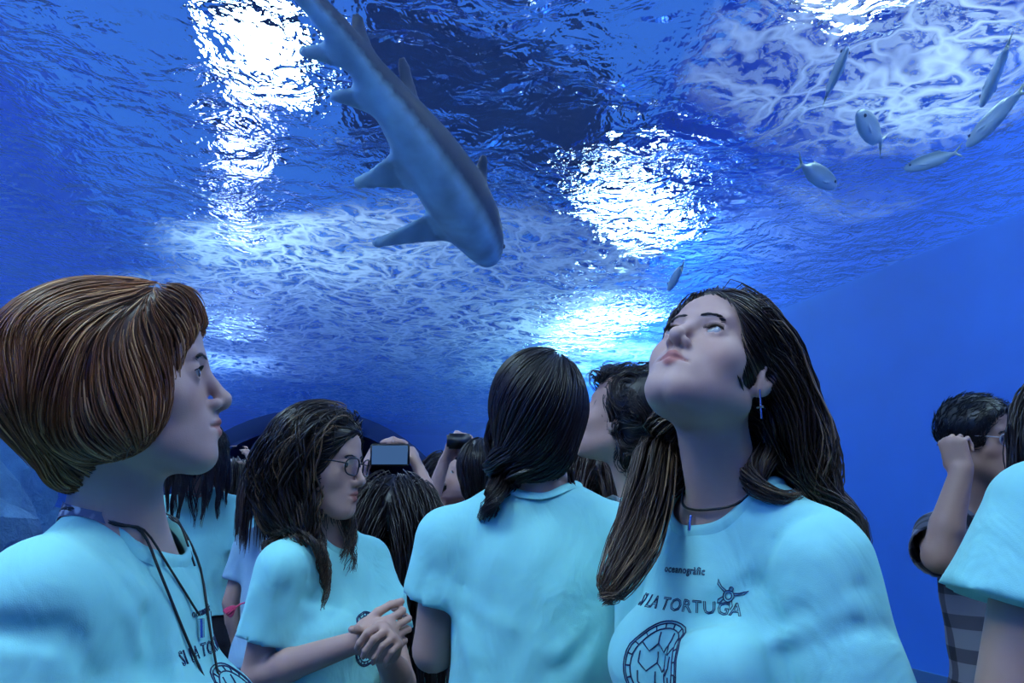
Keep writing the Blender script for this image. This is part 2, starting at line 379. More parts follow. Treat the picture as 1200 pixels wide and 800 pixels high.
def isosurface(f, xs, ys, zs):
    """surface nets on a rectilinear grid, evaluated only in blocks near the surface"""
    B = 4; n = [len(xs), len(ys), len(zs)]; nb = [(m-1)//B for m in n]
    ce = [0.5*(a[:-1:B][:k]+a[B::B][:k]) for a, k in zip((xs, ys, zs), nb)]
    hw = [0.5*(a[B::B][:k]-a[:-1:B][:k]) for a, k in zip((xs, ys, zs), nb)]
    C = np.stack(np.meshgrid(*ce, indexing='ij'), -1).reshape(-1, 3)
    Hd = np.stack(np.meshgrid(*hw, indexing='ij'), -1).reshape(-1, 3); dg = np.linalg.norm(Hd, axis=1)
    dc = f(C); act = np.abs(dc) < dg*1.5+0.006
    D = np.empty(n, np.float32)
    full = np.repeat(np.repeat(np.repeat(dc.reshape(nb), B, 0), B, 1), B, 2)
    D[:-1, :-1, :-1] = full; D[-1] = 1; D[:, -1] = 1; D[:, :, -1] = 1
    M = np.zeros(n, bool); bi = np.argwhere(act.reshape(nb))
    off = np.stack(np.meshgrid(range(B+1), range(B+1), range(B+1), indexing='ij'), -1).reshape(-1, 3)
    idx = (bi[:, None, :]*B+off[None]).reshape(-1, 3); M[idx[:, 0], idx[:, 1], idx[:, 2]] = True
    I = np.argwhere(M); P = np.stack([xs[I[:, 0]], ys[I[:, 1]], zs[I[:, 2]]], 1)
    out = np.empty(len(P))
    for s in range(0, len(P), 200000): out[s:s+200000] = f(P[s:s+200000])
    D[M] = out
    D[0] = np.maximum(D[0], 0.001); D[:, 0] = np.maximum(D[:, 0], 0.001); D[:, :, 0] = np.maximum(D[:, :, 0], 0.001)
    D[-1] = np.maximum(D[-1], 0.001); D[:, -1] = np.maximum(D[:, -1], 0.001); D[:, :, -1] = np.maximum(D[:, :, -1], 0.001)
    S = (D < 0)
    cnt = np.zeros([m-1 for m in n], np.uint8)
    for i in (0, 1):
        for j in (0, 1):
            for k in (0, 1): cnt += S[i:n[0]-1+i, j:n[1]-1+j, k:n[2]-1+k]
    cells = np.argwhere((cnt > 0) & (cnt < 8)); vid = -np.ones([m-1 for m in n], np.int64); vid[tuple(cells.T)] = np.arange(len(cells))
    acc = np.zeros((len(cells), 3)); num = np.zeros(len(cells))
    ax = (xs, ys, zs)
    cor = [(i, j, k) for i in (0, 1) for j in (0, 1) for k in (0, 1)]
    for a in cor:
        for d in range(3):
            if a[d]: continue
            b = list(a); b[d] = 1
            ia = cells+np.array(a); ib = cells+np.array(b)
            da = D[tuple(ia.T)]; db = D[tuple(ib.T)]; m = (da < 0) != (db < 0)
            if not m.any(): continue
            t = (da/(da-db+1e-12))[m]
            pa = np.stack([ax[q][ia[m, q]] for q in range(3)], 1); pb = np.stack([ax[q][ib[m, q]] for q in range(3)], 1)
            acc[m] += pa+(pb-pa)*t[:, None]; num[m] += 1
    V = acc/np.maximum(num, 1)[:, None]
    Q = []
    for d in range(3):
        u, v = (d+1) % 3, (d+2) % 3
        sl = [slice(None)]*3; sl2 = [slice(None)]*3; sl[d] = slice(0, n[d]-1); sl2[d] = slice(1, n[d])
        ch = S[tuple(sl)] != S[tuple(sl2)]
        E = np.argwhere(ch); E = E[(E[:, u] > 0) & (E[:, v] > 0) & (E[:, u] < n[u]-1) & (E[:, v] < n[v]-1)]
        if not len(E): continue
        inside = S[tuple(E.T)]
        du = np.zeros(3, int); du[u] = 1; dv = np.zeros(3, int); dv[v] = 1
        q = np.stack([vid[tuple(E.T)], vid[tuple((E-du).T)], vid[tuple((E-du-dv).T)], vid[tuple((E-dv).T)]], 1)
        q[~inside] = q[~inside][:, ::-1]
        Q.append(q)
    Q = np.concatenate(Q); Q = Q[(Q >= 0).all(1)]
    return V, Q

def relax(V, Q, it=1, w=0.5):
    """a little Laplacian smoothing to hide the grid"""
    e = np.concatenate([Q[:, [0, 1]], Q[:, [1, 2]], Q[:, [2, 3]], Q[:, [3, 0]]]); e = np.concatenate([e, e[:, ::-1]])
    for _ in range(it):
        s = np.zeros_like(V); c = np.zeros(len(V)); np.add.at(s, e[:, 0], V[e[:, 1]]); np.add.at(c, e[:, 0], 1)
        V = V+(s/np.maximum(c, 1)[:, None]-V)*w
    return V

def mesh_np(name, V, Q, colors=None):
    me = bpy.data.meshes.new(name); V = np.asarray(V, np.float32); Q = np.asarray(Q, np.int32); k = Q.shape[1]
    me.vertices.add(len(V)); me.vertices.foreach_set('co', V.ravel())
    me.loops.add(Q.size); me.loops.foreach_set('vertex_index', Q.ravel())
    me.polygons.add(len(Q)); me.polygons.foreach_set('loop_start', np.arange(0, Q.size, k, dtype=np.int32))
    me.update(calc_edges=True); me.validate()
    if colors is not None:
        at = me.color_attributes.new('Col', 'FLOAT_COLOR', 'POINT'); c = np.ones((len(V), 4), np.float32); c[:, :3] = colors; at.data.foreach_set('color', c.ravel())
    return me

# ------------------------------------------------------------------ heads and hands
def head_sdf(q, k=1.0, male=False, jaw=1.0, nose=1.0):
    """q in head space: eyes at z=0, -Y forward, metres for a head 0.23 tall"""
    ax_ = np.abs(q[:, 0]); m = q.copy(); m[:, 0] = ax_     # mirrored half
    d = ell(m, (0, .018, .03), (.075, .092, .084))
    d = smin(d, ell(m, (0, -.022, .042), (.060, .062, .055)), .03)
    d = smin(d, ell(m, (0, -.030, -.030), (.059*jaw, .056, .070)), .03)
    d = smin(d, ell(m, (0, -.036, -.068), (.047*jaw, .050, .044)), .03)
    d = smin(d, rcone(m, (.047*jaw, .010, -.058), (.018, -.070, -.100), .014, .015), .034)
    d = smin(d, sph(m, (.006, -.077, -.099), .0165 if not male else .020), .02)
    d = smin(d, sph(m, (.043, -.050, -.028), .021), .025)
    d = smin(d, rcone(m, (0, -.078, .020), (.034, -.072, .022), .010 if not male else .013, .009), .014)
    d = smax(d, -ell(m, (.032, -.098, .000), (.021, .019, .0135)), .012)
    d = smin(d, sph(m, (.032, -.0710, .0), .0147), .005)
    d = smax(d, -ell(m, (.032, -.088, -.001), (.0142, .014, .0060)), .0016)
    ny = -.106-.006*(nose-1)*10
    d = smin(d, rcone(m, (0, -.080, .014), (0, ny, -.029), .0065, .0082), .012)
    d = smin(d, sph(m, (0, ny-.0015, -.0335), .0092), .008)
    d = smin(d, ell(m, (.0120, -.0955, -.0385), (.0062, .0100, .0072)), .006)
    d = smin(d, rcone(m, (0, ny-.001, -.040), (0, -.094, -.047), .0040, .0045), .006)
    d = smin(d, ell(m, (0, -.073, -.066), (.029, .0235, .023)), .016)
    d = smin(d, rcone(m, (.003, -.0975, -.0595), (.0215, -.0855, -.0655), .0058, .0028), .004)
    d = smin(d, rcone(m, (0, -.0960, -.0722), (.0185, -.0850, -.0685), .0072, .0030), .005)
    d = smax(d, -rcone(m, (0, -.1045, -.0655), (.0235, -.0905, -.0665), .0026, .0018), .003)
    d = smax(d, -ell(m, (.0063, -.1010, -.0455), (.0034, .0062, .0040)), .003)
    er = rotm((1, 0, 0), R(-12))
    e = ell(m, (.0755, .014, -.008), (.0085, .0190, .0315), er)
    e = smin(e, sph(m, (.072, .008, -.034), .0085), .006)
    e = smax(e, -ell(m, (.0845, .009, -.003), (.0085, .0105, .0185), er), .004)
    e = smin(e, rcone(m, (.073, -.003, -.012), (.0735, .000, -.018), .004, .004), .004)
    return smin(d, e, .006)
def skull_sdf(q, off=0.0):
    d = ell(q, (0, .018, .03), (.076, .093, .085)); d = smin(d, ell(q, (0, -.022, .042), (.061, .063, .056)), .03)
    d = smin(d, ell(q, (0, -.030, -.045), (.058, .054, .065)), .03); return d-off

FING = [((.030, .084, 0), (.042, .026, .021)), ((.010, .089, 0), (.046, .030, .022)), ((-.011, .085, 0), (.042, .028, .021)), ((-.030, .077, 0), (.033, .021, .019))]
def hand_prims(W, curl=(0.3, 0.35, 0.25), spread=0.05, thumb=(0.55, 0.75, 0.35), tcurl=0.25, side=1, k=1.0, per=None):
    """list of round cones for a hand; W = 4x4-like (origin, R) with +Y along fingers, +Z out of the palm, thumb on +X*side"""
    o, Rm = W; L = []
    def T(p): p = np.array(p, float)*k; p[0] *= side; return o+Rm @ p
    palm = [((.024, .010, .0), (.027, .080, .0), .014, .0125), ((.008, .008, .0), (.010, .086, .0), .0155, .0125), ((-.010, .008, 0), (-.011, .082, 0), .0150, .0120), ((-.022, .012, 0), (-.028, .074, 0), .0130, .0110), ((.030, .022, .008), (.020, .055, .006), .014, .010)]
    for a, b, r1, r2 in palm: L.append((T(a), T(b), r1*k, r2*k, .012))
    for i, (b, sg) in enumerate(FING):
        c = curl if per is None else per[i]
        p = np.array(b, float); ang = 0.0; sx = spread*(1.5-i)/1.5
        r = .0090-.0006*i
        for j in range(3):
            ang += c[j]
            dr = np.array([math.sin(sx), math.cos(ang)*math.cos(sx), math.sin(ang)])
            q = p+dr*sg[j]; L.append((T(p), T(q), (r-.0006*j)*k, (r-.0006*(j+1))*k, .003)); p = q
    p = np.array((.030, .022, .006)); dr = nrm(np.array(thumb))
    for j, (l, r) in enumerate(((.040, .0125), (.032, .0105), (.026, .0095))):
        q = p+dr*l; L.append((T(p), T(q), r*k, (r-.0012)*k, .006 if j == 0 else .003)); p = q
        dr = nrm(dr+np.array([-tcurl, .25*tcurl, tcurl*0.6]))
    return L
def hand_sdf(p, prims):
    d = None
    for a, b, r1, r2, k in prims:
        e = rcone(p, a, b, r1, r2); d = e if d is None else smin(d, e, k)
    return d

# ------------------------------------------------------------------ materials for people
def skin_mat(name, rough=0.48):
    k = NT(name); p = k.pos(); a = k.n('Attribute', attribute_name='Col')
    n1 = k.noise(p, 60.0, 4.0, 0.6); c = k.mixc(k.math('MULTIPLY', n1, 0.22), a.outputs['Color'], (0.42, 0.16, 0.12))
    b = k.n('BsdfPrincipled', i_Base_Color=c, i_Roughness=rough); b.inputs['Specular IOR Level'].default_value = 0.42
    k.l(k.bump(k.noise(p, 900.0, 2.0), 0.15, 0.001), b.inputs['Normal'])
    return k.surf(b.outputs[0])
def cloth_mat(name, col, rough=0.85, weave=900.0, var=0.10):
    k = NT(name); p = k.pos(); n1 = k.noise(p, 9.0, 4.0, 0.6); n2 = k.noise(p, weave, 2.0)
    f = k.math('MULTIPLY_ADD', n1, 2*var, 1-var); cmb = k.n('CombineColor'); [k.l(f, cmb.inputs[i]) for i in range(3)]
    c = k.mixc(1.0, col, cmb.outputs[0], 'MULTIPLY')
    b = k.n('BsdfPrincipled', i_Base_Color=c, i_Roughness=rough); b.inputs['Sheen Weight'].default_value = 0.15; b.inputs['Specular IOR Level'].default_value = 0.2
    wr = k.noise(k.mapv(p, (1, 1, .55), (0, .5, 0)), 11.0, 3.0, .55, .8); nm = k.bump(wr, .55, .016)
    b2 = k.n('Bump'); b2.inputs['Strength'].default_value = .3; b2.inputs['Distance'].default_value = .0012; k.l(n2, b2.inputs['Height']); k.l(nm, b2.inputs['Normal']); k.l(b2.outputs[0], b.inputs['Normal'])
    return k.surf(b.outputs[0])
def hair_mat(name, rough=0.38):
    k = NT(name); a = k.n('Attribute', attribute_name='Col')
    b = k.n('BsdfPrincipled', i_Base_Color=a.outputs['Color'], i_Roughness=rough); b.inputs['Specular IOR Level'].default_value = 0.45
    return k.surf(b.outputs[0])
M_SKIN = skin_mat('skin'); M_HAIR = hair_mat('hair'); M_HAIRM = hair_mat('hair_matte', 0.5)
M_TEE = cloth_mat('mint_cotton', (0.32, 0.80, 0.76)); M_TEE2 = cloth_mat('mint_cotton_worn', (0.27, 0.70, 0.54)); M_JEANS = cloth_mat('blue_denim', (0.03, 0.06, 0.22)); M_BLACK = cloth_mat('black_cotton', (0.012, 0.012, 0.018))
M_SHOE = pbr('shoe_rubber', (0.05, 0.05, 0.06), 0.6); M_CORD = pbr('black_cord', (0.01, 0.01, 0.012), 0.6); M_SILVER = pbr('silver', (0.7, 0.72, 0.75), 0.25, 1.0)
M_EYE = None
def eye_mat():
    k = NT('eye'); a = k.n('Attribute', attribute_name='Col')
    b = k.n('BsdfPrincipled', i_Base_Color=a.outputs['Color'], i_Roughness=0.08); b.inputs['Coat Weight'].default_value = 0.6
    return k.surf(b.outputs[0])
M_EYE = eye_mat()
M_INK = pbr('navy_ink', (0.02, 0.03, 0.10), 0.8)
M_FRAME = pbr('black_plastic', (0.008, 0.008, 0.01), 0.3)
def lens_mat():
    k = NT('spectacle_lens'); tp = k.n('BsdfTransparent', i_Color=(0.9, 0.93, 0.96)); gl = k.n('BsdfGlossy', i_Roughness=0.05)
    return k.surf(k.mixs(0.10, tp.outputs[0], gl.outputs[0]))
M_LENS = lens_mat()

def tubes(paths, radii, sides=4, cap=False):
    """paths (N,S,3), radii (N,S) -> vertices, quads of N tubes"""
    N, S, _ = paths.shape
    t = np.gradient(paths, axis=1); t = nrm(t)
    ref = np.broadcast_to(A3(0.31, 0.17, 0.93), t.shape); u = nrm(np.cross(t, ref)); v = np.cross(t, u)
    a = np.arange(sides)*2*math.pi/sides
    V = paths[:, :, None, :]+radii[:, :, None, None]*(np.cos(a)[None, None, :, None]*u[:, :, None, :]+np.sin(a)[None, None, :, None]*v[:, :, None, :])
    base = (np.arange(N)[:, None, None]*S+np.arange(S-1)[None, :, None])*sides; j = np.arange(sides)[None, None, :]; j2 = (j+1) % sides
    Q = np.stack([base+j, base+j2, base+sides+j2, base+sides+j], -1).reshape(-1, 4)
    return V.reshape(-1, 3), Q

def curve_tube(name, pts, r, mat, parent, sides=6, closed=False, sub=4):
    """smooth tube through points (Catmull-Rom)"""
    P = [np.array(p, float) for p in pts]; out = []
    n = len(P); m = n if closed else n-1
    for i in range(m):
        g = lambda j: P[j % n] if closed else P[min(max(j, 0), n-1)]
        p0, p1, p2, p3 = g(i-1), g(i), g(i+1), g(i+2)
        for s in range(sub):
            t = s/sub; out.append(0.5*((2*p1)+(-p0+p2)*t+(2*p0-5*p1+4*p2-p3)*t*t+(-p0+3*p1-3*p2+p3)*t**3))
    out.append(P[0] if closed else P[-1])
    pa = np.array(out)[None]; V, Q = tubes(pa, np.full(pa.shape[:2], r), sides)
    return link(name, mesh_np(name, V, Q), mat, parent)

# ------------------------------------------------------------------ a person
class Person:
    """joints in local space: root below the neck on the floor, facing -Y, left = +X"""
    def __init__(s, label, neck, face, head, head_fwd, head_up=(0, 0, 1), k=1.0, male=False, bust=1.0, girth=1.0, skin=(0.50, 0.30, 0.235), group=None,
                 fine=0.004, coarse=0.012, shirt_h=0.010, tee=None, pants=None, hem=0.60, slope=1.0, jaw=1.0, nose=1.0, hs=1.0, collar=None, lean=(0, 0)):
        s.k = k; s.male = male; s.bust = bust; s.g = girth; s.fine = fine; s.coarse = coarse; s.shirt_h = shirt_h; s.skin = skin; s.hs = hs; s.jaw = jaw; s.nose = nose
        f = nrm(np.array([face[0], face[1], 0.0])); s.th = math.atan2(f[0], -f[1])
        s.root = np.array([neck[0], neck[1], 0.0]); c, sn = math.cos(-s.th), math.sin(-s.th)
        s.Rl = np.array([[c, -sn, 0], [sn, c, 0], [0, 0, 1]])
        s.N = s.L(neck); s.zN = s.N[2]
        s.Hc = s.L(head); s.Hr = s.Rl @ frame(np.array(head_fwd, float), np.array(head_up, float))
        z = s.zN; sw = 0.158*k*(1.13 if male else 1.0)
        s.sh = {+1: A3(sw, .012, z-.062*k*slope), -1: A3(-sw, .012, z-.062*k*slope)}
        s.el = {q: s.sh[q]+A3(q*.045, .03, -.27*k) for q in (1, -1)}
        s.wr = {q: s.el[q]+A3(q*-.01, -.06, -.235*k) for q in (1, -1)}
        s.hand = {1: None, -1: None}; s.sleeve = {1: 0.62, -1: 0.62}
        s.tee_mat = tee; s.pant_mat = pants or M_BLACK; s.hem = hem; s.lean = lean
        s.folds = []; s.extra = None; s.label = label
        s.o = empty('person', tuple(s.root), s.th); tag(s.o, label, 'person', group)
        s.sleeve_r = (.066, .074); s.open_sleeve = False
        s.neck_r = (.080, .092, .078, -.30); s.neck_d = .085; s.fine_boxes = []
    def L(s, p): return s.Rl @ (np.asarray(p, float)-s.root)
    def Wd(s, p): return s.Rl.T @ np.asarray(p, float)+s.root
    def H(s, p): return s.Hc+s.Hr @ (np.asarray(p, float)*s.hs)      # head space -> local
    def arm(s, side, elbow_w, wrist_w): s.el[side] = s.L(elbow_w); s.wr[side] = s.L(wrist_w)
    def shoulder(s, side, w): s.sh[side] = s.L(w)
    def set_hand(s, side, fwd_w, palm_w, **kw):
        y = s.Rl @ nrm(fwd_w); zz = s.Rl @ nrm(palm_w); zz = nrm(zz-y*(y @ zz)); x = np.cross(y, zz)
        # for a left hand with the palm along +Z and fingers along +Y the thumb lies on -X
        s.hand[side] = hand_prims((s.wr[side]+y*0.004, np.stack([x, y, zz], 1)), side=(1 if side < 0 else -1)*kw.pop('flip', 1), k=s.k*kw.pop('size', 1.0), **kw)
    def rest_hand(s, side):
        if s.hand[side] is None:
            y = nrm(s.wr[side]-s.el[side]); s.hand[side] = hand_prims((s.wr[side], np.stack([np.cross(y, nrm(A3(-side, 0, 0)-y*(y @ A3(-side, 0, 0)))), y, nrm(A3(-side, 0, 0)-y*(y @ A3(-side, 0, 0)))], 1)), side=1 if side < 0 else -1, k=s.k)
    def torso(s, p, inf=0.0, hang=False):
        k = s.k; z = s.zN; g = s.g; lx, ly = s.lean
        q = p.copy(); t = np.clip((z-p[:, 2])/(.55*k), 0, 1.2); q[:, 0] += lx*t; q[:, 1] += ly*t
        w = 1.12 if s.male else 1.0
        d = ell(q, (0, .012, z-.20*k), (.138*k*g*w, .098*k*g, .19*k))
        d = smin(d, ell(q, (0, .022, z-.10*k), (.125*k*w, .070*k, .095*k)), .05)
        d = smin(d, ell(q, (0, .010, z-.40*k), (.122*k*g, .088*k*g, .16*k)), .06)
        d = smin(d, ell(q, (0, .018, z-.56*k), (.160*k*g, .112*k*g, .14*k)), .06)
        if s.bust > 0:
            m = q.copy(); m[:, 0] = np.abs(m[:, 0]); b = s.bust
            d = smin(d, ell(m, (.062*k, -.062*k-.012*b, z-.225*k), (.060*k, .034*k+.022*k*b, .062*k)), .035)
        for q_ in (1, -1):
            d = smin(d, rcone(p, (q_*.035, .026, z+.005), s.sh[q_]+A3(-q_*.015, .004, .006), .036*k, .044*k), .045)
        if hang:
            d = smin(d, ell(q, (0, -.004, z-.36*k), (.142*k*g, .108*k*g, .24*k)), .05)
            d = smin(d, ell(q, (0, .012, z-.62*k), (.172*k*g, .128*k*g, .20*k)), .06)
        return d-inf
    def legs(s, p, inf=0.0):
        k = s.k; z = s.zN-.60*k; d = None; lx, ly = s.lean
        m = p.copy(); m[:, 0] = np.abs(m[:, 0])
        d = rcone(m, (.085*k, .02, z), (.088*k, .0, z*.52), .082*k+inf, .055*k+inf)
        d = smin(d, rcone(m, (.088*k, .0, z*.52), (.09*k, .02, .09), .053*k+inf, .036*k+inf), .03)
        return d
    def body_sdf(s, p):
        k = s.k; d = s.torso(p)+(.018*np.clip((s.zN-.05-p[:, 2])/.06, 0, 1) if s.tee_mat is not None else 0.0)   # slimmer under the shirt so folds clear it
        hb = s.H((0, .020, -.055)); nb = A3(s.N[0], s.N[1]+.016, s.zN-.05*k)
        nr = .062 if s.male else .052
        d = smin(d, rcone(p, nb, hb, nr*k+.004, nr*k-.002), .035)
        for q in (1, -1):
            a, e, w_ = s.sh[q], s.el[q], s.wr[q]; t = 1.15 if s.male else 1.0
            ad = rcone(p, a, e, .047*k*t, .037*k*t)
            ad = smin(ad, rcone(p, e, e+(w_-e)*.35, .037*k*t, .037*k*t), .01)
            ad = smin(ad, rcone(p, e+(w_-e)*.35, w_, .037*k*t, .0245*k*t), .01)
            if s.hand[q]:
                hp = s.hand[q]; hc = np.mean([x[0] for x in hp], axis=0)
                ad = smin(ad, near(p, hc, .22, lambda u: hand_sdf(u, hp)), .012)
            d = smin(d, ad, .03)
        d = smin(d, s.legs(p), .04)
        m = p.copy(); m[:, 0] = np.abs(m[:, 0]); d = smin(d, rcone(m, (.09*k, .03, .045), (.10*k, -.13, .03), .038, .028), .03)
        def hd(u): return head_sdf(((u-s.Hc) @ s.Hr)/s.hs, male=s.male, jaw=s.jaw, nose=s.nose)*s.hs
        h = near(p, s.Hc, .24, hd)
        return smin(d, h, .022)
    def collide(s, p):
        f_, s.folds = s.folds, []
        try: return s.collide_(p)
        finally: s.folds = f_
    def collide_(s, p):
        """head, neck and clothes, for hair and cords"""
        q = ((p-s.Hc) @ s.Hr)/s.hs; d = skull_sdf(q)*s.hs
        d = smin(d, rcone(p, A3(s.N[0], s.N[1]+.016, s.zN-.05), s.H((0, .02, -.055)), .056, .05), .03)
        return smin(d, s.tee_sdf(p), .01)
    def tee_sdf(s, p):
        d = s.torso(p, .011*s.k, True)
        for q in (1, -1):
            a = s.sh[q]; e = a+(s.el[q]-a)*(s.sleeve[q]+0.10)
            dr = nrm(s.el[q]-a); e2 = a+(s.el[q]-a)*s.sleeve[q]+dr*.005
            d = smin(d, smax(rcone(p, a, e, s.sleeve_r[0]*s.k, s.sleeve_r[1]*s.k), (p-e2) @ dr, .003), .028)
        if s.folds:                                         # creases (amp<0) and ridges (amp>0)
            ix = np.nonzero(np.abs(d) < .03)[0]; ps = p[ix]; ad = np.zeros(len(ix))
            for (a, b, r, amp) in s.folds:
                m = np.nonzero(np.linalg.norm(ps-.5*(a+b), axis=1) < .5*np.linalg.norm(b-a)+2.6*r)[0]
                if len(m): u = rcone(ps[m], a, b, 0, 0); ad[m] += amp*np.exp(-(u/r)**2)
            d[ix] -= ad
        x, y, z = p.T*s.k
        d = d+.0022*np.sin(21*x+9*z+3*np.sin(14*y+7*z))*np.sin(13*z+17*y)+.0012*np.sin(47*z+23*x+4*np.sin(19*x))
        return d
    def crease(s, pix, d, r=.011, amp=-.005):
        """fold in the shirt along pixels of the photograph, laid on the cloth"""
        f_, s.folds = s.folds, []; q = stick(s.tee_sdf, [s.L(PX(x, y, d)) for x, y in pix], 0.0, 10); s.folds = f_
        for a, b in zip(q[:-1], q[1:]): s.folds.append((a, b, r, amp))
    def drape(s, seed=1, n=5, amp=.0035):
        """folds that fan out from the armpits and hang from the bust and shoulder blades"""
        rg = np.random.default_rng(seed); k = s.k; A_ = []; B_ = []; W_r = []; AM = []
        def put(p0, p1, r, am): A_.append(p0); B_.append(p1); W_r.append(r); AM.append(am)
        for q in (1, -1):
            ap = s.sh[q]+A3(-q*.012, 0, -.085*k)
            for sy in (-1, 1):
                for i in range(n):
                    a = rg.uniform(.15, 1.25); l = rg.uniform(.09, .17); p0 = ap+A3(0, sy*.07, rg.uniform(-.02, .02)); p1 = p0+A3(-q*l*math.cos(a), sy*.03, -l*math.sin(a))
                    put(p0, p1, rg.uniform(.008, .014), rg.choice([-1, 1])*amp*rg.uniform(.6, 1.3))
            e = s.sh[q]+(s.el[q]-s.sh[q])*s.sleeve[q]
            for i in range(4):
                t = rg.uniform(0, 6.28); dx = A3(math.cos(t), math.sin(t), 0)*.07; put(s.sh[q]+dx*.8+A3(0, 0, -.04), e+dx*1.0, .010, rg.choice([-1, 1])*amp*.8)
        for i in range(2*n):
            t = rg.uniform(0, 6.28); p0 = A3(.14*math.cos(t), .10*math.sin(t), s.zN-rg.uniform(.26, .36)*k); p1 = p0+A3(rg.uniform(-.06, .06), 0, -rg.uniform(.08, .2))
            put(p0, p1, rg.uniform(.010, .018), rg.choice([-1, 1])*amp*1.2)
        f_, s.folds = s.folds, []; m = len(A_); X = stick(s.tee_sdf, np.array(A_+B_), 0, 6); s.folds = f_
        for i in range(m): s.folds.append((X[i], X[m+i], W_r[i], AM[i]))
    def build(s, eyes=True, look=None, bare=False, sleeve_open=True, collar=True):
        for q in (1, -1): s.rest_hand(q)
        pts = [s.H((0, 0, .13)), s.H((0, .12, 0)), s.H((0, -.13, 0)), s.H((.1, 0, 0)), s.H((-.1, 0, 0)), s.H((0, 0, -.13))]
        for q in (1, -1):
            pts += [s.sh[q], s.el[q], s.wr[q]]+[x[1] for x in s.hand[q]]
        pts += [A3(.2*s.k*s.g, .15, .0), A3(-.2*s.k*s.g, -.2, 0)]
        pts = np.array(pts); lo = pts.min(0)-.08; hi = pts.max(0)+.08; lo[2] = -.01
        hb = [(s.Hc[i]-.135*s.hs, s.Hc[i]+.135*s.hs) for i in range(3)]
        fb = [[hb[i]] for i in range(3)]
        for c, r in s.fine_boxes:
            for i in range(3): fb[i].append((c[i]-r, c[i]+r))
        for i in range(3): fb[i].sort()
        V, Q = isosurface(s.body_sdf, *[axis(lo[i], hi[i], fb[i], s.fine, s.coarse) for i in range(3)])
        h = ((V-s.Hc) @ s.Hr)/s.hs; a = np.abs(h[:, 0])
        col = np.tile(np.array(s.skin), (len(V), 1))
        def tint(m, c):
            m = np.clip(m, 0, 1)[:, None]; col[:] = col*(1-m)+np.array(c)*m
        hm = h.copy(); hm[:, 0] = a
        lip = np.minimum(rcone(hm, (.002, -.099, -.0600), (.0215, -.0865, -.0657), .0066, .0032), rcone(hm, (0, -.097, -.0718), (.0185, -.0860, -.0685), .0082, .0036))
        tint(np.clip(.5-lip/.0018, 0, 1)*(h[:, 1] < -.07), tuple(np.array(s.skin)*A3(.80, .42, .42)))
        tint(.35*np.exp(-(np.linalg.norm(hm-A3(.042, -.07, -.035), axis=1)/.02)**2), tuple(np.array(s.skin)*A3(1.0, .72, .68)))
        tint(.5*np.exp(-(np.linalg.norm(hm-A3(.032, -.082, .0), axis=1)/.013)**2), tuple(np.array(s.skin)*A3(.72, .60, .60)))
        s.body = link('body', mesh_np('body', V, Q, col), M_SKIN, s.o)
        s.body_bvh = None
        if eyes: s.make_eyes(look)
        s.lower()
        if not bare and s.tee_mat is not None: s.make_tee(collar)
        return s
    def make_eyes(s, look=None):
        for q in (1, -1):
            bm = bmesh.new(); bmesh.ops.create_uvsphere(bm, u_segments=20, v_segments=14, radius=.0126*s.hs)
            me = bpy.data.meshes.new('eye'); bm.to_mesh(me); bm.free()
            g = nrm(s.Rl @ np.array(look, float)) if look is not None else s.Hr @ A3(0, -1, 0)
            g = nrm(g*0.6+s.Hr @ A3(0, -1, 0)*0.6)
            co = np.empty(len(me.vertices)*3, np.float32); me.vertices.foreach_get('co', co); co = co.reshape(-1, 3)
            c = nrm(co) @ np.array([0, 0, 1.0])                    # iris towards local +Z of the ball
            colr = np.tile(A3(.45, .44, .45), (len(co), 1)); colr[c > .875] = (.05, .03, .02); colr[c > .975] = (.004, .004, .004)
            at = me.color_attributes.new('Col', 'FLOAT_COLOR', 'POINT'); at.data.foreach_set('color', np.concatenate([colr, np.ones((len(co), 1))], 1).astype(np.float32).ravel())
            o = link('eye', me, M_EYE, s.o); o.location = s.H((q*.032, -.0710, 0))
            o.rotation_mode = 'QUATERNION'; o.rotation_quaternion = Vector(g).to_track_quat('Z', 'Y')
    def lower(s):
        k = s.k; zc = s.zN-.50*k
        def f(p): return smax(smin(smin(s.torso(p, .008), s.legs(p, .016), .03), 9e9, .01), p[:, 2]-zc, .005)
        def f2(p): return smax(f(p), .05-p[:, 2], .01)
        V, Q = isosurface(f2, axis(-.32, .32, [], 1, .018), axis(-.26, .26, [], 1, .018), axis(.0, zc+.03, [], 1, .03))
        link('trousers', mesh_np('trousers', V, Q), s.pant_mat, s.o)
        def sh(p): return smax(smin(rcone(p, (0, .035, .05), (.008, -.13, .036), .048, .040), ell(p, (.004, -.05, .03), (.052, .13, .03)), .02), -p[:, 2]+.002, .004)
        V, Q = isosurface(sh, axis(-.09, .09, [], 1, .012), axis(-.2, .12, [], 1, .012), axis(-.02, .13, [], 1, .012))
        me = mesh_np('shoe', V, Q)
        for q in (1, -1):
            o = link('shoe', me, M_SHOE if not len(me.materials) else None, s.o); o.location = (q*.09*k, 0, 0)
    def make_tee(s, collar=True):
        k = s.k; hz = s.zN-s.hem*k
        pts = [A3(.21*k*s.g, .16, hz-.02), A3(-.21*k*s.g, -.2*k, s.zN+.06)]
        for q in (1, -1):
            e = s.sh[q]+(s.el[q]-s.sh[q])*(s.sleeve[q]+.1); pts += [e+.09*k, e-.09*k, s.sh[q]+.09*k, s.sh[q]-.09*k]
        pts = np.array(pts); lo = pts.min(0); hi = pts.max(0); lo[2] = max(lo[2], min(hz-.03, pts[2:, 2].min()))
        h = s.shirt_h
        V, Q = isosurface(s.tee_sdf, *[axis(lo[i], hi[i], [], 1, h) for i in range(3)])
        V = relax(V, Q, 1, .4)
        me = mesh_np('t_shirt', V, Q); bm = bmesh.new(); bm.from_mesh(me); bpy.data.meshes.remove(me)
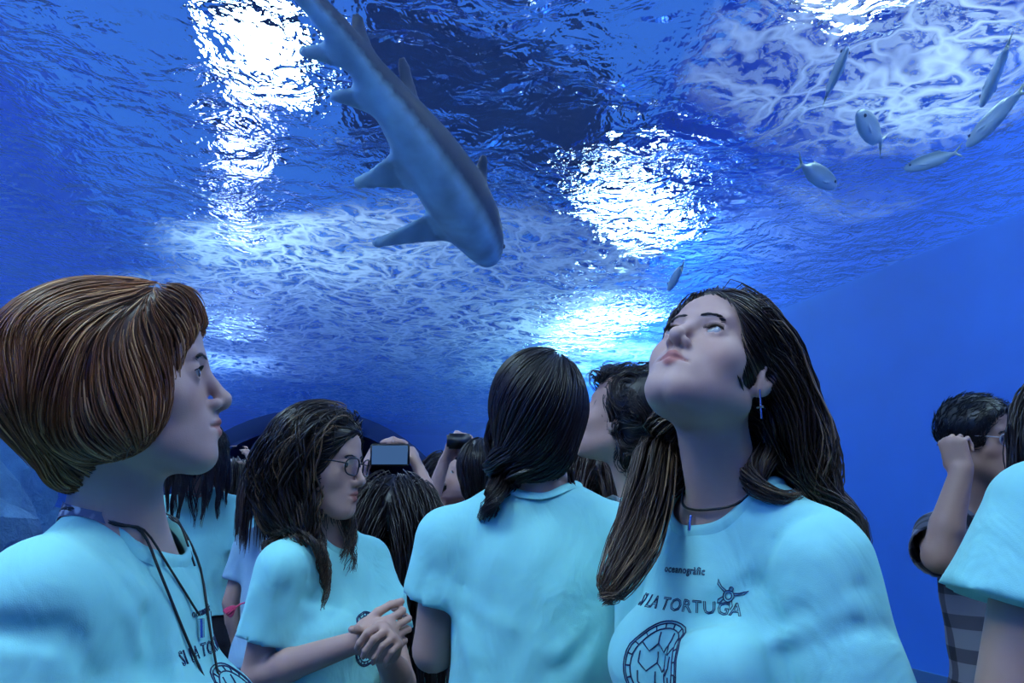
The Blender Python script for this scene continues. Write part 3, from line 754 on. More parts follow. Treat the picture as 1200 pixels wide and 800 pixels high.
        def cut(co, no, sel=None):
            co = Vector(co); no = Vector(no)
            fs = [f for f in bm.faces if sel is None or sel(f.calc_center_median())]
            ge = set(fs)
            for f in fs: ge.update(f.edges); ge.update(f.verts)
            bmesh.ops.bisect_plane(bm, geom=list(ge), plane_co=co, plane_no=no, clear_outer=True, dist=1e-5)
        cut((0, 0, hz), (0, 0, -1))
        for q in (1, -1):
            a = Vector(s.sh[q]); e = Vector(s.sh[q]+(s.el[q]-s.sh[q])*s.sleeve[q]); dr = (e-a).normalized()
            cs = [f for f in bm.faces if (f.calc_center_median()-e).length < .24*k]
            if cs and s.open_sleeve:
                P_ = np.array([f.calc_center_median() for f in cs]); en = s.sh[q]+(s.el[q]-s.sh[q])*(s.sleeve[q]+.10)
                ds = rcone(P_, s.sh[q], en, s.sleeve_r[0]*k, s.sleeve_r[1]*k); dt = s.torso(P_, .011*k, True)
                ok = (ds < dt) & ((P_-np.array(e)) @ np.array(dr) > -.04); keep_ = set(f for f, o_ in zip(cs, ok) if o_)
                ge = set(keep_)
                for f in keep_: ge.update(f.edges); ge.update(f.verts)
                bmesh.ops.bisect_plane(bm, geom=list(ge), plane_co=e, plane_no=dr, clear_outer=True, dist=1e-5)
        c0 = A3(s.N[0], .004, s.zN+.03*k); rx, rf, rb, tl = s.neck_r; bx = A3(0, math.cos(tl), math.sin(tl)); nv = A3(0, -math.sin(tl), math.cos(tl))
        def gh(P):
            q = P-c0; y = q @ bx; ry = np.where(y < 0, rf, rb)*k; w_ = q @ nv; rw = np.where(w_ < 0, s.neck_d, .30)*k; return (np.sqrt((q[:, 0]/(rx*k))**2+(y/ry)**2+(w_/rw)**2)-1)*.07*k
        bm.verts.ensure_lookup_table(); VP = np.array([v.co for v in bm.verts]); G = gh(VP); top = VP[:, 2] > s.zN-.16*k
        G = np.where(top, G, 1.0)
        for v, gi in zip(bm.verts, G): v.tag = bool(gi < 0)
        bmesh.ops.delete(bm, geom=[f for f in bm.faces if all(v.tag for v in f.verts)], context='FACES')
        loose = [v for v in bm.verts if not v.link_faces]; bmesh.ops.delete(bm, geom=loose, context='VERTS')
        bvs = [v for v in bm.verts if v.tag]
        if bvs:
            B = np.array([v.co for v in bvs])
            for _ in range(5):
                e = .002; gx = np.stack([(gh(B+A3(*((e if i == j else 0) for j in range(3))))-gh(B-A3(*((e if i == j else 0) for j in range(3)))))/(2*e) for i in range(3)], 1)
                B = B-(gh(B)/np.maximum((gx*gx).sum(1), 1e-6))[:, None]*gx
                B = stick(s.tee_sdf, B, 0.0, 1)
            for v, p_ in zip(bvs, B): v.co = p_
        nc = (tuple(c0), tuple(nv))
        s.tee_bvh = None
        me = bpy.data.meshes.new('t_shirt'); bm.to_mesh(me)
        s.tee_bvh = BVHTree.FromBMesh(bm)
        # neckline loop
        be = [e for e in bm.edges if e.is_boundary and (e.verts[0].co-Vector(nc[0])).length < .17*k and e.verts[0].co.z > s.zN-.13*k and abs(e.verts[0].co.x) < .12*k]
        loop = []
        if be:
            nb = {}
            for e in be:
                a, b = e.verts; nb.setdefault(a, []).append(b); nb.setdefault(b, []).append(a)
            st = be[0].verts[0]; loop = [st]; prev = None; cur = st
            while True:
                nx = [v for v in nb[cur] if v is not prev]
                if not nx or nx[0] is st: break
                prev, cur = cur, nx[0]; loop.append(cur)
                if len(loop) > 600: break
        lp = [np.array(v.co) for v in loop]
        bm.free()
        s.tee = link('t_shirt', me, s.tee_mat, s.o)
        md = s.tee.modifiers.new('thickness', 'SOLIDIFY'); md.thickness = .003; md.offset = -1
        s.neckline = np.array(lp) if lp else None
        if collar and len(lp) > 12:
            P = np.array(lp)
            for _ in range(6): P = .5*P+.25*np.roll(P, 1, 0)+.25*np.roll(P, -1, 0)
            cen = P.mean(0); n_ = np.linalg.svd(P-cen)[2][2]; n_ = n_*np.sign(n_[2])
            rad = nrm(P-cen)
            st_ = max(1, len(P)//70); P = P[::st_]; rad = rad[::st_]; m = len(P)
            rows = []
            for (u, v) in ((.006, -.006), (.0035, .003), (-.003, .009), (-.006, .007), (-.004, -.003)): rows.append(P+rad*u*k+n_*v*k)
            Vc = np.concatenate(rows); Qc = []
            for r_ in range(4):
                for i in range(m): j = (i+1) % m; Qc.append((r_*m+i, r_*m+j, (r_+1)*m+j, (r_+1)*m+i))
            link('collar', mesh_np('collar', Vc, np.array(Qc)), s.tee_mat, s.tee)

# ------------------------------------------------------------------ hair
def grow(roots, dir0, length, steps, coll, off, grav=0.4, keep=0.8, flow=None, rng=None, jitter=0.05, clump=None):
    """advance strands, keeping them outside the collider by their own layer offset"""
    N = len(roots); P = np.empty((N, steps, 3)); p = np.array(roots, float); d = nrm(dir0); P[:, 0] = p
    ds = (length/(steps-1))[:, None]
    for i in range(1, steps):
        t = i/(steps-1); w_ = d*keep
        if flow is not None: w_ = w_+flow(p, t)
        w_ = w_+A3(0, 0, -grav)+rng.normal(0, jitter, (N, 3))
        d = nrm(w_); p = p+d*ds
        dist = coll(p); m = dist < off
        if m.any():
            g = grad(coll, p[m], .004); p[m] = p[m]+g*(off[m]-dist[m])[:, None]
            dn = (d[m]*g).sum(1); d[m] = nrm(d[m]-g*np.minimum(dn, 0)[:, None])
        P[:, i] = p
    return P
def waves(P, amp, freq, rng, start=0.2, ds=None):
    N, S, _ = P.shape; t = np.linspace(0, 1, S)[None, :]
    tn = nrm(np.gradient(P, axis=1)); a = nrm(np.cross(tn, A3(.2, .9, .1))); b = np.cross(tn, a)
    ph = rng.uniform(0, 6.28, (N, 1)); fr = freq*rng.uniform(.8, 1.2, (N, 1)); env = np.clip((t-start)/.35, 0, 1)*amp
    return P+a*(env*np.sin(fr*t*6.28+ph))[..., None]+b*(env*np.cos(fr*t*6.28*.93+ph))[..., None]
def hair_color(rng, N, S, root, tip, hi=None, hi_frac=0.1, var=0.35):
    t = np.linspace(0, 1, S)[None, :, None]; c = np.array(root)*(1-t)+np.array(tip)*t
    c = c*rng.uniform(1-var, 1+var, (N, 1, 1))
    if hi is not None:
        m = rng.uniform(0, 1, N) < hi_frac; c = np.broadcast_to(c, (N, S, 3)).copy(); c[m] = np.array(hi)*rng.uniform(.7, 1.2, (m.sum(), 1, 1))*np.ones((1, S, 1))
    return np.broadcast_to(c, (N, S, 3))
def taper(N, S, r, rng, tip=.25, root=.6):
    t = np.linspace(0, 1, S)[None]; pr = np.minimum(1, root+(1-root)*t/.15)*np.where(t > .55, 1-(1-tip)*(t-.55)/.45, 1)
    return pr*r*rng.uniform(.6, 1.35, (N, 1))
class HairMesh:
    def __init__(s): s.V = []; s.Q = []; s.C = []; s.n = 0
    def add(s, V, Q, C): s.V.append(V); s.Q.append(Q+s.n); s.C.append(C); s.n += len(V)
    def strands(s, P, rad, col, sides=3):
        V, Q = tubes(P, rad, sides); s.add(V, Q, np.repeat(col.reshape(-1, 3), sides, 0))
    def cap(s, f, lo, hi, h, c, it=1):
        V, Q = isosurface(f, *[axis(lo[i], hi[i], [], 1, h) for i in range(3)]); V = relax(V, Q, it)
        s.add(V, Q, np.tile(np.array(c), (len(V), 1)))
    def build(s, name, parent, mat=None):
        return link(name, mesh_np(name, np.concatenate(s.V), np.concatenate(s.Q), np.concatenate(s.C)), mat or M_HAIR, parent)
def scalp_roots(rng, N, keep, c=(0, .018, .03), r=(.077, .094, .086)):
    """random scalp points in head space where keep(q) holds"""
    out = []
    while len(out) < N:
        u = nrm(rng.normal(0, 1, (N*2, 3))); q = np.array(c)+u*np.array(r); out += list(q[keep(q)])
    return np.array(out[:N])
def hairline(q):   # usual female hairline: above the brow, behind the temples, down to the nape
    x, y, z = q.T
    return (z > .055) & (y > -.075) & (z > .055-.9*(y+.045)) | (y > -.02) & (z > -.01) & (z > -.02-1.2*(y-.01)) | (y > .035) & (z > -.06)

def catmull(ctrl, S):
    P = np.array(ctrl, float); n = len(P); t = np.linspace(0, n-1-1e-6, S); i = t.astype(int); u = (t-i)[:, None]
    g = lambda j: P[np.clip(j, 0, n-1)]
    p0, p1, p2, p3 = g(i-1), g(i), g(i+1), g(i+2)
    return .5*((2*p1)+(-p0+p2)*u+(2*p0-5*p1+4*p2-p3)*u*u+(-p0+3*p1-3*p2+p3)*u**3)
def lock(rng, ctrl, n, width, S=26, flat=1.0, wav=0.0, freq=2.0, cut=0.15):
    """n strands along a spline; width = list of lock radii along it"""
    c = catmull(ctrl, S); tn = nrm(np.gradient(c, axis=0)); a = nrm(np.cross(tn, A3(.13, .35, .9)+0*tn)); b = np.cross(tn, a)
    w_ = np.interp(np.linspace(0, 1, S), np.linspace(0, 1, len(width)), width)
    ang = rng.uniform(0, 6.28, n); r = np.sqrt(rng.uniform(0, 1, n)); tw = rng.uniform(-.8, .8, n)
    an = ang[:, None]+tw[:, None]*np.linspace(0, 1, S)[None]
    P = c[None]+a[None]*(r[:, None]*np.cos(an)*w_[None])[..., None]+b[None]*(flat*r[:, None]*np.sin(an)*w_[None])[..., None]
    if wav: P = waves(P, wav, freq, rng, 0.0)
    # uneven ends
    e = rng.uniform(1-cut, 1.0, n); t = np.linspace(0, 1, S)[None]*e[:, None]*(S-1); i = np.minimum(t.astype(int), S-2); u = (t-i)[..., None]
    k = np.arange(n)[:, None]; return P[k, i]*(1-u)+P[k, i+1]*u
def hug(rng, roots, dir0, length, steps, f, off, flow, keep=.7, jitter=.04, lift=None):
    """strands that stay on the level set f = off, running along flow(p)"""
    N = len(roots); P = np.empty((N, steps, 3)); p = stick(f, roots, off, 3); d = nrm(dir0); P[:, 0] = p; ds = (length/(steps-1))[:, None]
    for i in range(1, steps):
        d = nrm(d*keep+flow(p, i/(steps-1))+rng.normal(0, jitter, (N, 3))); g = grad(f, p, .004)
        d = nrm(d-g*(d*g).sum(1)[:, None]); p = p+d*ds
        o = off if lift is None else off+lift*(i/(steps-1))**2
        p = p-(f(p)-o)[:, None]*grad(f, p, .004); P[:, i] = p
    return P

# ================================================================== the visitors
rng = np.random.default_rng(11)
def add_brows(P, col, n=70, thick=1.0):
    """eyebrows and lashes as short strands on the face"""
    for q in (1, -1):
        t = rng.uniform(0, 1, n); x = .012+.036*t; z = .0195+.0045*np.sin(t*math.pi)-.004*t+rng.normal(0, .0011*thick, n)*(1-.6*t)
        base = np.stack([q*x, np.full(n, -.10), z], 1); L = P.Hc+(base*P.hs) @ P.Hr.T
        L = stick(P.body_sdf, L, .0004, 7)
        dr = P.Hr @ A3(q*1.0, .15, .12); tip = stick(P.body_sdf, L+dr*.008*P.hs, .0012, 4)
        mid = stick(P.body_sdf, .5*(L+tip), .0012, 3)
        S = np.stack([L, mid, tip], 1); V, Q = tubes(S, np.tile(np.array([.0005, .0005, .0002])*P.hs, (n, 1)), 3)
        link('eyebrow', mesh_np('eyebrow', V, Q, np.tile(np.array(col), (len(V), 1))), M_HAIRM, P.o)
def lashes(P, col=(.008, .006, .006), n=26):
    for q in (1, -1):
        t = np.linspace(-1, 1, n); a = np.stack([q*(.032+.0135*t), -.0815+.004*t*t, .0042-.0032*t*t], 1)
        b = a+np.stack([q*.0025*t, np.full(n, -.006), np.full(n, .0035)], 1); m = .5*(a+b)+A3(0, -.001, -.001)
        S = np.stack([P.Hc+(v*P.hs) @ P.Hr.T for v in (a, m, b)], 1); V, Q = tubes(S, np.tile(np.array([.0007, .0005, .0002]), (n, 1)), 3)
        link('eyelashes', mesh_np('eyelashes', V, Q, np.tile(np.array(col), (len(V), 1))), M_HAIRM, P.o)

def print_lines(P, name, polys, z0, r=.0009, u0=0.0, rot=0.0, mat=None, ease=.0006):
    """draw polylines (u to the viewer's right, v up, metres) on the front of the shirt"""
    VV = []; QQ = []; n = 0; c, sn = math.cos(rot), math.sin(rot)
    for pl in polys:
        pts = []
        for (u, v) in pl:
            x = u0+u*c-v*sn; z = P.zN+z0+u*sn+v*c
            h = P.tee_bvh.ray_cast(Vector((x, -.6, z)), Vector((0, 1, 0)))
            if h[0] is not None: pts.append(np.array(h[0])+np.array(h[1])*ease*(1 if h[1].y < 0 else -1))
        if len(pts) > 1:
            pa = np.array(pts)[None]; V, Q = tubes(pa, np.full(pa.shape[:2], r), 4); VV.append(V); QQ.append(Q+n); n += len(V)
    if VV: return link(name, mesh_np(name, np.concatenate(VV), np.concatenate(QQ)), mat or M_INK, P.tee)
def text_polys(txt, size, bold=0.0):
    cu = bpy.data.curves.new('lettering', 'FONT'); cu.body = txt; cu.size = size; cu.align_x = 'CENTER'; cu.fill_mode = 'NONE'; cu.resolution_u = 2; cu.space_character = 1.08
    o = bpy.data.objects.new('lettering', cu); COL.objects.link(o); bpy.context.view_layer.update()
    me = o.evaluated_get(bpy.context.evaluated_depsgraph_get()).to_mesh()
    co = [tuple(v.co[:2]) for v in me.vertices]; nb = {}
    for e in me.edges:
        a, b = e.vertices; nb.setdefault(a, []).append(b); nb.setdefault(b, []).append(a)
    seen = set(); out = []
    for st in nb:
        if st in seen: continue
        ch = [st]; seen.add(st); cur = st
        while True:
            nx = [v for v in nb[cur] if v not in seen]
            if not nx: break
            cur = nx[0]; seen.add(cur); ch.append(cur)
        ch.append(st); out.append([co[i] for i in ch])
    bpy.data.objects.remove(o); bpy.data.curves.remove(cu); return out
def oval(a, b, n=40, ph=0): return [(a*math.cos(t*2*math.pi/n), b*math.sin(t*2*math.pi/n)) for t in range(n+1)]
def dense(pl, step=.006):
    out = [pl[0]]
    for p, q in zip(pl[:-1], pl[1:]):
        m = max(1, int(math.hypot(q[0]-p[0], q[1]-p[1])/step)); out += [(p[0]+(q[0]-p[0])*i/m, p[1]+(q[1]-p[1])*i/m) for i in range(1, m+1)]
    return out
def shell_polys(a, b):
    L = [oval(a, b), oval(a*.94, b*.95), oval(a*.80, b*.84)]
    cells = []
    ys = [.62*b, .22*b, -.22*b, -.62*b]
    for i in range(-1, 2):                                                     # zigzag rows of scutes
        y = i*.42*b
        row = []
        for j in range(-4, 5): row.append((j*a*.2, y+(.09*b if j % 2 else -.09*b)))
        row = [p for p in row if (p[0]/(a*.8))**2+(p[1]/(b*.84))**2 < 1.0]
        if len(row) > 1: cells.append(dense(row))
        for j in range(-4, 5):
            if j % 2 == 0: continue
            p = (j*a*.2, y+.09*b); q = (j*a*.2, y+.33*b)
            if (p[0]/(a*.8))**2+(q[1]/(b*.84))**2 < 1.0: cells.append(dense([p, q]))
        for j in range(-4, 5, 2):
            p = (j*a*.2, y-.09*b); q = (j*a*.2, y-.33*b)
            if (p[0]/(a*.8))**2+(q[1]/(b*.84))**2 < 1.0 and i == -1: cells.append(dense([p, q]))
    for t in range(22):                                                        # rim plates
        an = t*2*math.pi/22; cells.append([(a*.80*math.cos(an), b*.84*math.sin(an)), (a*.94*math.cos(an), b*.95*math.sin(an))])
    return L+cells
def turtle_polys(s):
    L = [[(x, y) for x, y in oval(.30*s, .38*s, 16)], [(x*.6, y*.6) for x, y in oval(.30*s, .38*s, 12)], [(x, y+.48*s) for x, y in oval(.10*s, .13*s, 10)]]
    for q in (1, -1):
        L.append([(q*.2*s, .28*s), (q*.5*s, .42*s), (q*.85*s, .75*s), (q*.75*s, .45*s), (q*.28*s, .15*s)])
        L.append([(q*.2*s, -.28*s), (q*.30*s, -.55*s), (q*.45*s, -.70*s), (q*.48*s, -.45*s), (q*.26*s, -.15*s)])
    return L
def chest_print(P, z0=-.092, u0=0.0):
    print_lines(P, 'logo_lettering', [dense(p) for p in text_polys('oceanogràfic', .0135)], z0, .0004, u0)
    print_lines(P, 'slogan_lettering', [dense(p) for p in text_polys('SI LA TORTUGA', .022)], z0-.047, .00055, u0)
    print_lines(P, 'turtle_print', [dense(p, .004) for p in turtle_polys(.020)], z0-.024, .0006, u0+.066, -.4)
    print_lines(P, 'turtle_shell_print', shell_polys(.047, .056), z0-.115, .0009, u0)

def glasses(P, r=(.0235, .019), mat=None, thick=.0016, up=0.0, back=0.0):
    """spectacles in front of the eyes: two rims, bridge, temples, lenses"""
    mat = mat or M_FRAME
    H = lambda x, y, z: P.H((x, y+back, z+up))
    rims = []
    g = None
    for q in (1, -1):
        pts = [H(q*(.034+r[0]*math.copysign(abs(math.cos(t))**.75, math.cos(t))), -.101+.010*abs(math.cos(t)) * (1 if q*math.cos(t)*q > 0 else 0), -.002+r[1]*math.copysign(abs(math.sin(t))**.8, math.sin(t))) for t in np.linspace(0, 2*math.pi, 21)[:-1]]
        o = curve_tube('rim', pts, thick, mat, g if g else P.o, closed=True, sub=2)
        if g is None: o.name = 'glasses'; o.data.name = 'glasses'; g = o
        c = np.mean(pts, axis=0); V = [c]+[np.array(p) for p in pts]; F_ = [(0, i+1, (i+1) % 20+1) for i in range(20)]
        link('lens', mesh('lens', V, F_), M_LENS, g)
        curve_tube('temple', [H(q*.058, -.093, .004), H(q*.072, -.060, .006), H(q*.080, -.01, .006), H(q*.081, .015, .0), H(q*.078, .03, -.018)], thick, mat, g)
    curve_tube('bridge', [H(-.011, -.101, .004), H(0, -.104, .007), H(.011, -.101, .004)], thick, mat, g)
    return g

def skull_cap(P, th=.010, lo=-.06, front=.0):
    """hair-covered part of the head as an implicit solid (local space)"""
    def f(p):
        q = ((p-P.Hc) @ P.Hr)/P.hs
        d = skull_sdf(q, th)
        cut = ell(q, (0, -.130+front, -.030), (.093, .110, .112)); d = smax(d, -cut, .012)
        d = smax(d, lo-q[:, 2]-0.15*q[:, 1], .01)
        return d*P.hs
    return f
def long_hair(P, length, root, tip, n=900, hi=None, hif=.1, th=.012, spread=.02, r=.0016, wav=.004, freq=3.0, grav=.55, back=.45, side=0.0, S=24, clumps=0, keepf=None, lo=-.07, jitter=.018, mat=None, pull=None):
    hm = HairMesh(); cap = skull_cap(P, th, lo)
    hm.cap(cap, P.Hc-.15, P.Hc+.15, .006, np.array(root)*.6)
    # a layer combed over the cap so that no bare cap shows
    bk = P.Hr @ A3(0, 1, 0); sd = P.Hr @ A3(1, 0, 0); m_ = int(n*.8)
    u = nrm(rng.normal(0, 1, (m_*2, 3))); cp = stick(cap, P.Hc+(u*.11+A3(0, .01, .03)) @ P.Hr.T, .0, 8); cp = cp[np.abs(cap(cp)) < .003][:m_]
    cx = np.sign(((cp-P.Hc) @ P.Hr)[:, 0])[:, None]
    Sc = hug(rng, cp, bk+0*cp, rng.uniform(.06, .12, len(cp)), 8, cap, rng.uniform(.0005, .004, len(cp)), lambda p, t: bk*back*1.2+sd*cx*max(.1, .35+side)+A3(0, 0, -.45), jitter=.05)
    hm.strands(Sc, taper(len(cp), 8, r, rng), hair_color(rng, len(cp), 8, root, np.array(root)*.6+np.array(tip)*.4, hi, hif*.6))
    q = scalp_roots(rng, n, keepf or hairline); roots = P.Hc+(q*P.hs) @ P.Hr.T
    out = nrm((q-A3(0, .018, .03)) @ P.Hr.T)
    bk = P.Hr @ A3(0, 1, 0); sd = P.Hr @ A3(1, 0, 0)
    sx = np.sign(q[:, 0])[:, None]
    def flow(p, t):
        u = ((p-P.Hc) @ P.Hr); on = np.clip(1-t*3.0, 0, 1)
        v = (bk*back+sd*sx*(.35+side))*on
        if pull is not None and t > .25:
            w_ = np.array(pull[0])[None]-p; w_[:, 2] = 0; v = v+w_*pull[1]
        return v
    off = (th+rng.uniform(.0, spread, n))*np.ones(n)
    ln = length*rng.uniform(.82, 1.03, n)
    St = grow(roots, out*.5+bk*.4, ln, S, P.collide, off, grav, .8, flow, rng, jitter)
    if clumps:
        c = rng.integers(0, clumps, n); cen = np.array([St[c == i].mean(0) if (c == i).any() else St[0] for i in range(clumps)])
        # strands drift towards their nearest clump line as they fall
        key = roots[rng.choice(n, clumps, replace=False)]; near_i = np.argmin(((roots[:, None]-key[None])**2).sum(-1), 1)
        cen = np.array([St[near_i == i].mean(0) if (near_i == i).any() else St[0] for i in range(clumps)])
        t = np.linspace(0, 1, S)[None, :, None]; St = St+(cen[near_i]-St)*np.clip((t-.25)*1.1, 0, .72)
        ph = rng.uniform(0, 6.28, clumps)[near_i]
        tt = np.linspace(0, 1, S)[None]; env = np.clip((tt-.2)/.4, 0, 1)*wav*2.2
        St = St+(P.Hr @ A3(1, 0, 0))[None, None]*(env*np.sin(freq*6.28*tt+ph[:, None]))[..., None]+A3(.3, 1, 0)[None, None]*(env*.8*np.cos(freq*6.28*tt+ph[:, None]))[..., None]
    St = waves(St, wav*.5, freq, rng)
    hm.strands(St, taper(n, S, r, rng), hair_color(rng, n, S, root, tip, hi, hif))
    return hm, cap
def short_hair(P, capf, root, tip, flow, n=1200, length=(.03, .07), r=.0011, off=(.0, .006), lift=.004, steps=10, hi=None, hif=.1, box=.17, h=.006, keep=None, jitter=.06, wav=0.0, lenf=None):
    hm = HairMesh(); hm.cap(capf, P.Hc-box, P.Hc+box, h, np.array(root)*.6, 2)
    out = []
    while len(out) < n:
        u = nrm(rng.normal(0, 1, (n, 3))); p = P.Hc+(u*.12+A3(0, .02, .02)) @ P.Hr.T; p = stick(capf, p, .001, 8); ok = np.abs(capf(p)) < .004
        q = ((p-P.Hc) @ P.Hr)/P.hs
        if keep is not None: ok &= keep(q)
        out += list(p[ok])
    roots = np.array(out[:n]); ln = rng.uniform(length[0], length[1], n)
    if lenf is not None: ln = ln*lenf(((roots-P.Hc) @ P.Hr)/P.hs)
    St = hug(rng, roots, flow(roots, 0), ln, steps, capf, rng.uniform(off[0], off[1], n), flow, lift=rng.uniform(0, lift, n), jitter=jitter)
    if wav: St = waves(St, wav, 1.5, rng, 0.0)
    hm.strands(St, taper(n, steps, r, rng), hair_color(rng, n, steps, root, tip, hi, hif))
    return hm

# ---------------------------------------------------------------- woman looking up
W_ = Person('woman with long brown hair tilting her head back to look up at the water', neck=PX(846, 590, 1.13), face=(-.84, -.54), head=(.282, 1.09, 1.594), hs=.97, head_fwd=(-.52, -.66, .545), head_up=(.44, .33, .83),
            fine=.0026, shirt_h=.0065, tee=M_TEE, pants=M_JEANS, bust=1.5, girth=1.04, skin=(.56, .36, .30), k=.94, slope=1.25, jaw=1.07)
W_.sleeve = {1: .74, -1: .74}; W_.neck_r = (.088, .108, .080, -.30); W_.neck_d = .10
for q in (1, -1): W_.el[q] = W_.sh[q]+A3(q*.045, .02, -.26)
W_.drape(3, 3, .005)
W_.crease([(885, 690), (850, 715), (812, 722)], 1.02, .013, -.014); W_.crease([(890, 715), (850, 745), (800, 750)], 1.02, .014, -.009); W_.crease([(880, 700), (840, 730), (800, 738)], 1.02, .010, .006)
W_.crease([(952, 602), (915, 640), (893, 690), (888, 740), (892, 800)], 1.0, .009, -.007); W_.crease([(930, 720), (1000, 690)], .95, .012, -.004); W_.crease([(920, 770), (990, 735), (1030, 740)], .95, .012, -.004)
W_.build(look=(-.4, -.2, .9))
add_brows(W_, (.02, .012, .01)); lashes(W_)
chest_print(W_)
BR, BT, BHI = (.026, .015, .010), (.085, .050, .030), (.24, .15, .085)
def kf(q): return hairline(q) & (q[:, 0] > -.045)
hm, _ = long_hair(W_, .36, BR, BT, 2000, BHI, .14, th=.0045, spread=.016, r=.0012, wav=.006, freq=1.6, back=1.0, grav=.5, S=15, clumps=60)
l = lambda x, y, d: W_.L(PX(x, y, d))
for c, n, w_ in [
    ([W_.H((-.06, .05, .03)), W_.H((-.078, .055, -.05)), l(770, 520, 1.17), l(757, 590, 1.10), l(740, 645, 1.03), l(716, 690, .99), l(706, 706, .985)], 260, [.02, .028, .030, .036, .034, .022, .006]),
    ([W_.H((.02, .10, .03)), W_.H((.04, .11, -.04)), l(900, 540, 1.17), l(890, 585, 1.12), l(870, 590, 1.09)], 150, [.03, .034, .03, .022, .006]),
    ([W_.H((.065, .05, .03)), W_.H((.075, .07, -.03)), l(905, 520, 1.10), l(880, 560, 1.06), l(910, 582, 1.03), l(940, 578, 1.04)], 150, [.012, .02, .022, .018, .012, .004]),
    ([W_.H((.03, .10, .04)), W_.H((.06, .10, -.03)), l(930, 520, 1.15), l(962, 570, 1.12), l(1000, 605, 1.10), l(1018, 640, 1.10)], 220, [.03, .036, .032, .026, .014, .003])]:
    St = lock(rng, c, n, w_, 22, .8, .003, 1.5, .2); hm.strands(St, taper(n, 22, .0013, rng), hair_color(rng, n, 22, BR, BT, BHI, .16))
hm.build('hair', W_.o)
cord = [stick(W_.collide, [p], .003)[0] for p in [W_.N+A3(.058*math.sin(t), .012-.058*math.cos(t), .028+.030*math.cos(t)*-1) for t in np.linspace(0, 2*math.pi, 17)[:-1]]]
nk = curve_tube('necklace', cord, .0019, M_CORD, W_.o, closed=True)
pp = stick(W_.collide, [W_.N+A3(0, -.06, -.016)], .004)[0]
curve_tube('pendant', [pp, pp+A3(0, -.003, -.010), pp+A3(0, -.004, -.020)], .0028, M_SILVER, nk)
eb = W_.H((.079, .004, -.040))
er = curve_tube('earring', [eb+A3(0, 0, .004), eb, eb+A3(0, 0, -.012)], .0012, M_SILVER, W_.o)
curve_tube('cross_drop', [eb+A3(0, 0, -.012), eb+A3(0, 0, -.034)], .0016, M_SILVER, er); curve_tube('cross_bar', [eb+A3(-.006, 0, -.019), eb+A3(.006, 0, -.019)], .0016, M_SILVER, er)

# ---------------------------------------------------------------- short-haired girl in profile
G_ = Person('girl with short auburn bob in profile wearing a long black cord necklace', neck=PX(160, 632, 1.0), face=(1, -.06), head=(-.469, .965, 1.555), head_fwd=(.94, .30, .13), head_up=(-.13, -.05, .99),
            fine=.0026, shirt_h=.0065, tee=M_TEE, pants=M_JEANS, bust=1.1, skin=(.56, .36, .30))
G_.sh[1] = G_.sh[1]+A3(-.02, .045, -.02)
G_.drape(5, 3, .005)
G_.crease([(203, 712), (185, 745), (160, 785), (150, 810)], .90, .016, -.020); G_.crease([(222, 735), (200, 790)], .90, .014, .010); G_.crease([(150, 715), (185, 760), (170, 800)], .88, .012, .010)
G_.crease([(20, 742), (60, 740), (100, 758), (132, 792)], .80, .012, -.012); G_.crease([(120, 660), (170, 672), (200, 690)], .93, .014, -.004); G_.crease([(130, 690), (180, 700)], .9, .014, .007)
G_.build(look=(1, .1, .15))
add_brows(G_, (.03, .018, .012)); lashes(G_)
chest_print(G_, u0=.03)
def bob(p):
    q = ((p-G_.Hc) @ G_.Hr)/G_.hs; m = q.copy(); m[:, 0] = np.abs(m[:, 0])
    d = ell(m, (0, .038, .026), (.091, .114, .099)); d = smin(d, ell(m, (0, -.015, .052), (.070, .074, .064)), .02)
    d = smin(d, ell(m, (.060, .020, -.030), (.034, .066, .062)), .03)
    d = smin(d, rcone(m, (0, .085, -.01), (0, .060, -.085), .060, .036), .03)
    d = smin(d, rcone(m, (.0, -.064, .092), (.045, -.052, .082), .018, .018), .02)
    d = smax(d, -ell(m, (0, -.122, -.022), (.092, .080, .100)), .010)
    d = smax(d, -ell(m, (0, -.06, -.16), (.085, .085, .075)), .012)
    return d*G_.hs
AR, AT, AH = (.13, .045, .016), (.32, .12, .04), (.60, .30, .12)
bkw = G_.Hr @ A3(0, 1, 0); dnw = A3(0, 0, -1); fw = -bkw; upw = G_.Hr @ A3(0, 0, 1)
def bobflow(p, t):
    q = ((p-G_.Hc) @ G_.Hr); top = np.clip((q[:, 2]-.03)/.06, 0, 1)[:, None]; fr = np.clip((-.0-q[:, 1])/.06, 0, 1)[:, None]
    low = np.clip((-.03-q[:, 2])/.05, 0, 1)[:, None]
    sw = .35*np.sin(38*q[:, 1:2]+22*q[:, 2:3]+9*q[:, :1]); return bkw*sw+bkw*(.75*top*(1-fr))+fw*(.5*fr*top+.35*low)+dnw*(.45+.6*(1-top))+fw*.10
hm = short_hair(G_, bob, AR, AT, bobflow, 3900, (.05, .14), .0010, (.0, .007), .003, 11, AH, .16, .20, .005, jitter=.05, lenf=lambda q: np.where((q[:, 1] < .0) & (q[:, 2] > .03), np.clip((.035-q[:, 1]*-1)/.05+.35, .35, 1), 1.0))
hm.build('hair', G_.o)
